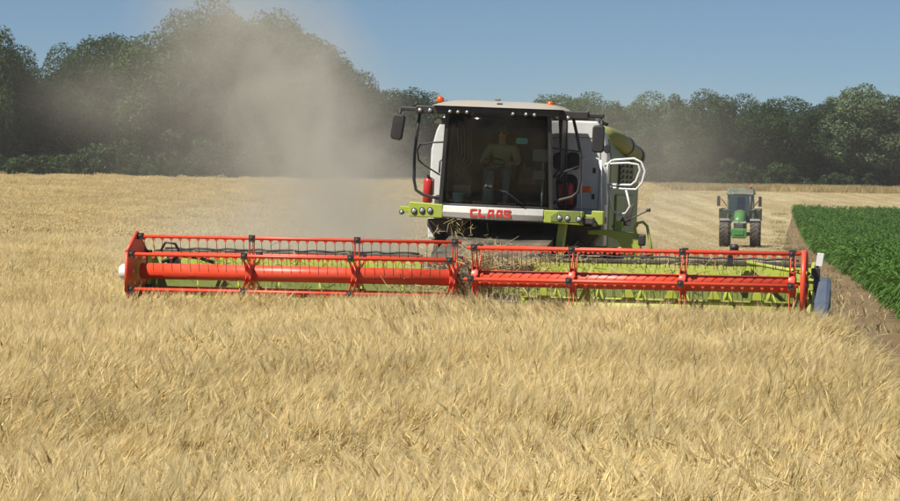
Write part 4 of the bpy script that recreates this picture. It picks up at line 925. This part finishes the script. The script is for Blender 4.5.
# ------------------------------------------------------------------ dust blown out behind the harvester
m, nt, p = new_mat('harvest_dust'); nt.nodes.remove(p); o = nt.nodes['Material Output']
pv = N(nt, 'ShaderNodeVolumePrincipled'); pv.inputs['Color'].default_value = (.9, .865, .76, 1); pv.inputs['Anisotropy'].default_value = .25
pos = geo_pos(nt)
def blob(c, r, amp):
    """soft ellipsoidal puff, 1 in the middle to 0 at its skin"""
    mp = N(nt, 'ShaderNodeMapping'); mp.vector_type = 'TEXTURE'; mp.inputs['Location'].default_value = c; mp.inputs['Scale'].default_value = r; nt.links.new(pos, mp.inputs[0])
    ln = N(nt, 'ShaderNodeVectorMath', operation='LENGTH'); nt.links.new(mp.outputs[0], ln.inputs[0])
    mr = N(nt, 'ShaderNodeMapRange', interpolation_type='SMOOTHERSTEP'); mr.inputs[1].default_value = 1; mr.inputs[2].default_value = 0; mr.inputs[3].default_value = 0; mr.inputs[4].default_value = amp
    nt.links.new(ln.outputs[1], mr.inputs[0]); return mr.outputs[0]
PUFFS = [((-2.3, 56, 2.0), (2.9, 5, 3.4), .40), ((-3.4, 57, 4.2), (2.9, 5, 3.2), .19), ((-4.8, 58, 6.2), (3.2, 5, 3.6), .14), ((-7.4, 58, 4.3), (3.2, 5, 1.5), .04), ((-3.2, 56, .9), (5.6, 6, 2.0), .22),
         ((-5.0, 58, 3.4), (4.8, 6, 4.2), .04), ((4.0, 57, 3.0), (4.2, 5, 2.8), .07)]
acc = None
for c, r, a_ in PUFFS:
    q = blob(c, r, a_)
    if acc is None: acc = q
    else: ad = N(nt, 'ShaderNodeMath', operation='ADD'); nt.links.new(acc, ad.inputs[0]); nt.links.new(q, ad.inputs[1]); acc = ad.outputs[0]
nz = N(nt, 'ShaderNodeTexNoise'); nz.inputs['Scale'].default_value = .55; nz.inputs['Detail'].default_value = 5; nz.inputs['Roughness'].default_value = .65; nz.inputs['Distortion'].default_value = 1.0; nt.links.new(pos, nz.inputs['Vector'])
nr = N(nt, 'ShaderNodeMapRange'); nr.inputs[1].default_value = .34; nr.inputs[2].default_value = .66; nr.inputs[3].default_value = .1; nr.inputs[4].default_value = 1.9; nt.links.new(nz.outputs[0], nr.inputs[0])
mu = N(nt, 'ShaderNodeMath', operation='MULTIPLY'); nt.links.new(acc, mu.inputs[0]); nt.links.new(nr.outputs[0], mu.inputs[1])
nt.links.new(mu.outputs[0], pv.inputs['Density']); nt.links.new(pv.outputs[0], o.inputs['Volume'])
db = MB().box((-1.0, 60, 5.3), (27, 17, 11.4)).build('dust_cloud', m); tag(db, 'pale dust plume drifting left behind the harvester', 'dust', kind='stuff')

# ------------------------------------------------------------------ summer haze in the air
m, nt, p = new_mat('summer_haze'); nt.nodes.remove(p); o = nt.nodes['Material Output']
hv = N(nt, 'ShaderNodeVolumePrincipled'); hv.inputs['Color'].default_value = (.93, .95, 1, 1); hv.inputs['Density'].default_value = .0002; hv.inputs['Anisotropy'].default_value = .2
nt.links.new(hv.outputs[0], o.inputs['Volume'])
hz = MB().box((0, 1970, 16), (10400, 4140, 36)).build('haze', m); tag(hz, 'thin pale summer haze over the fields and the wood', 'haze', kind='stuff')
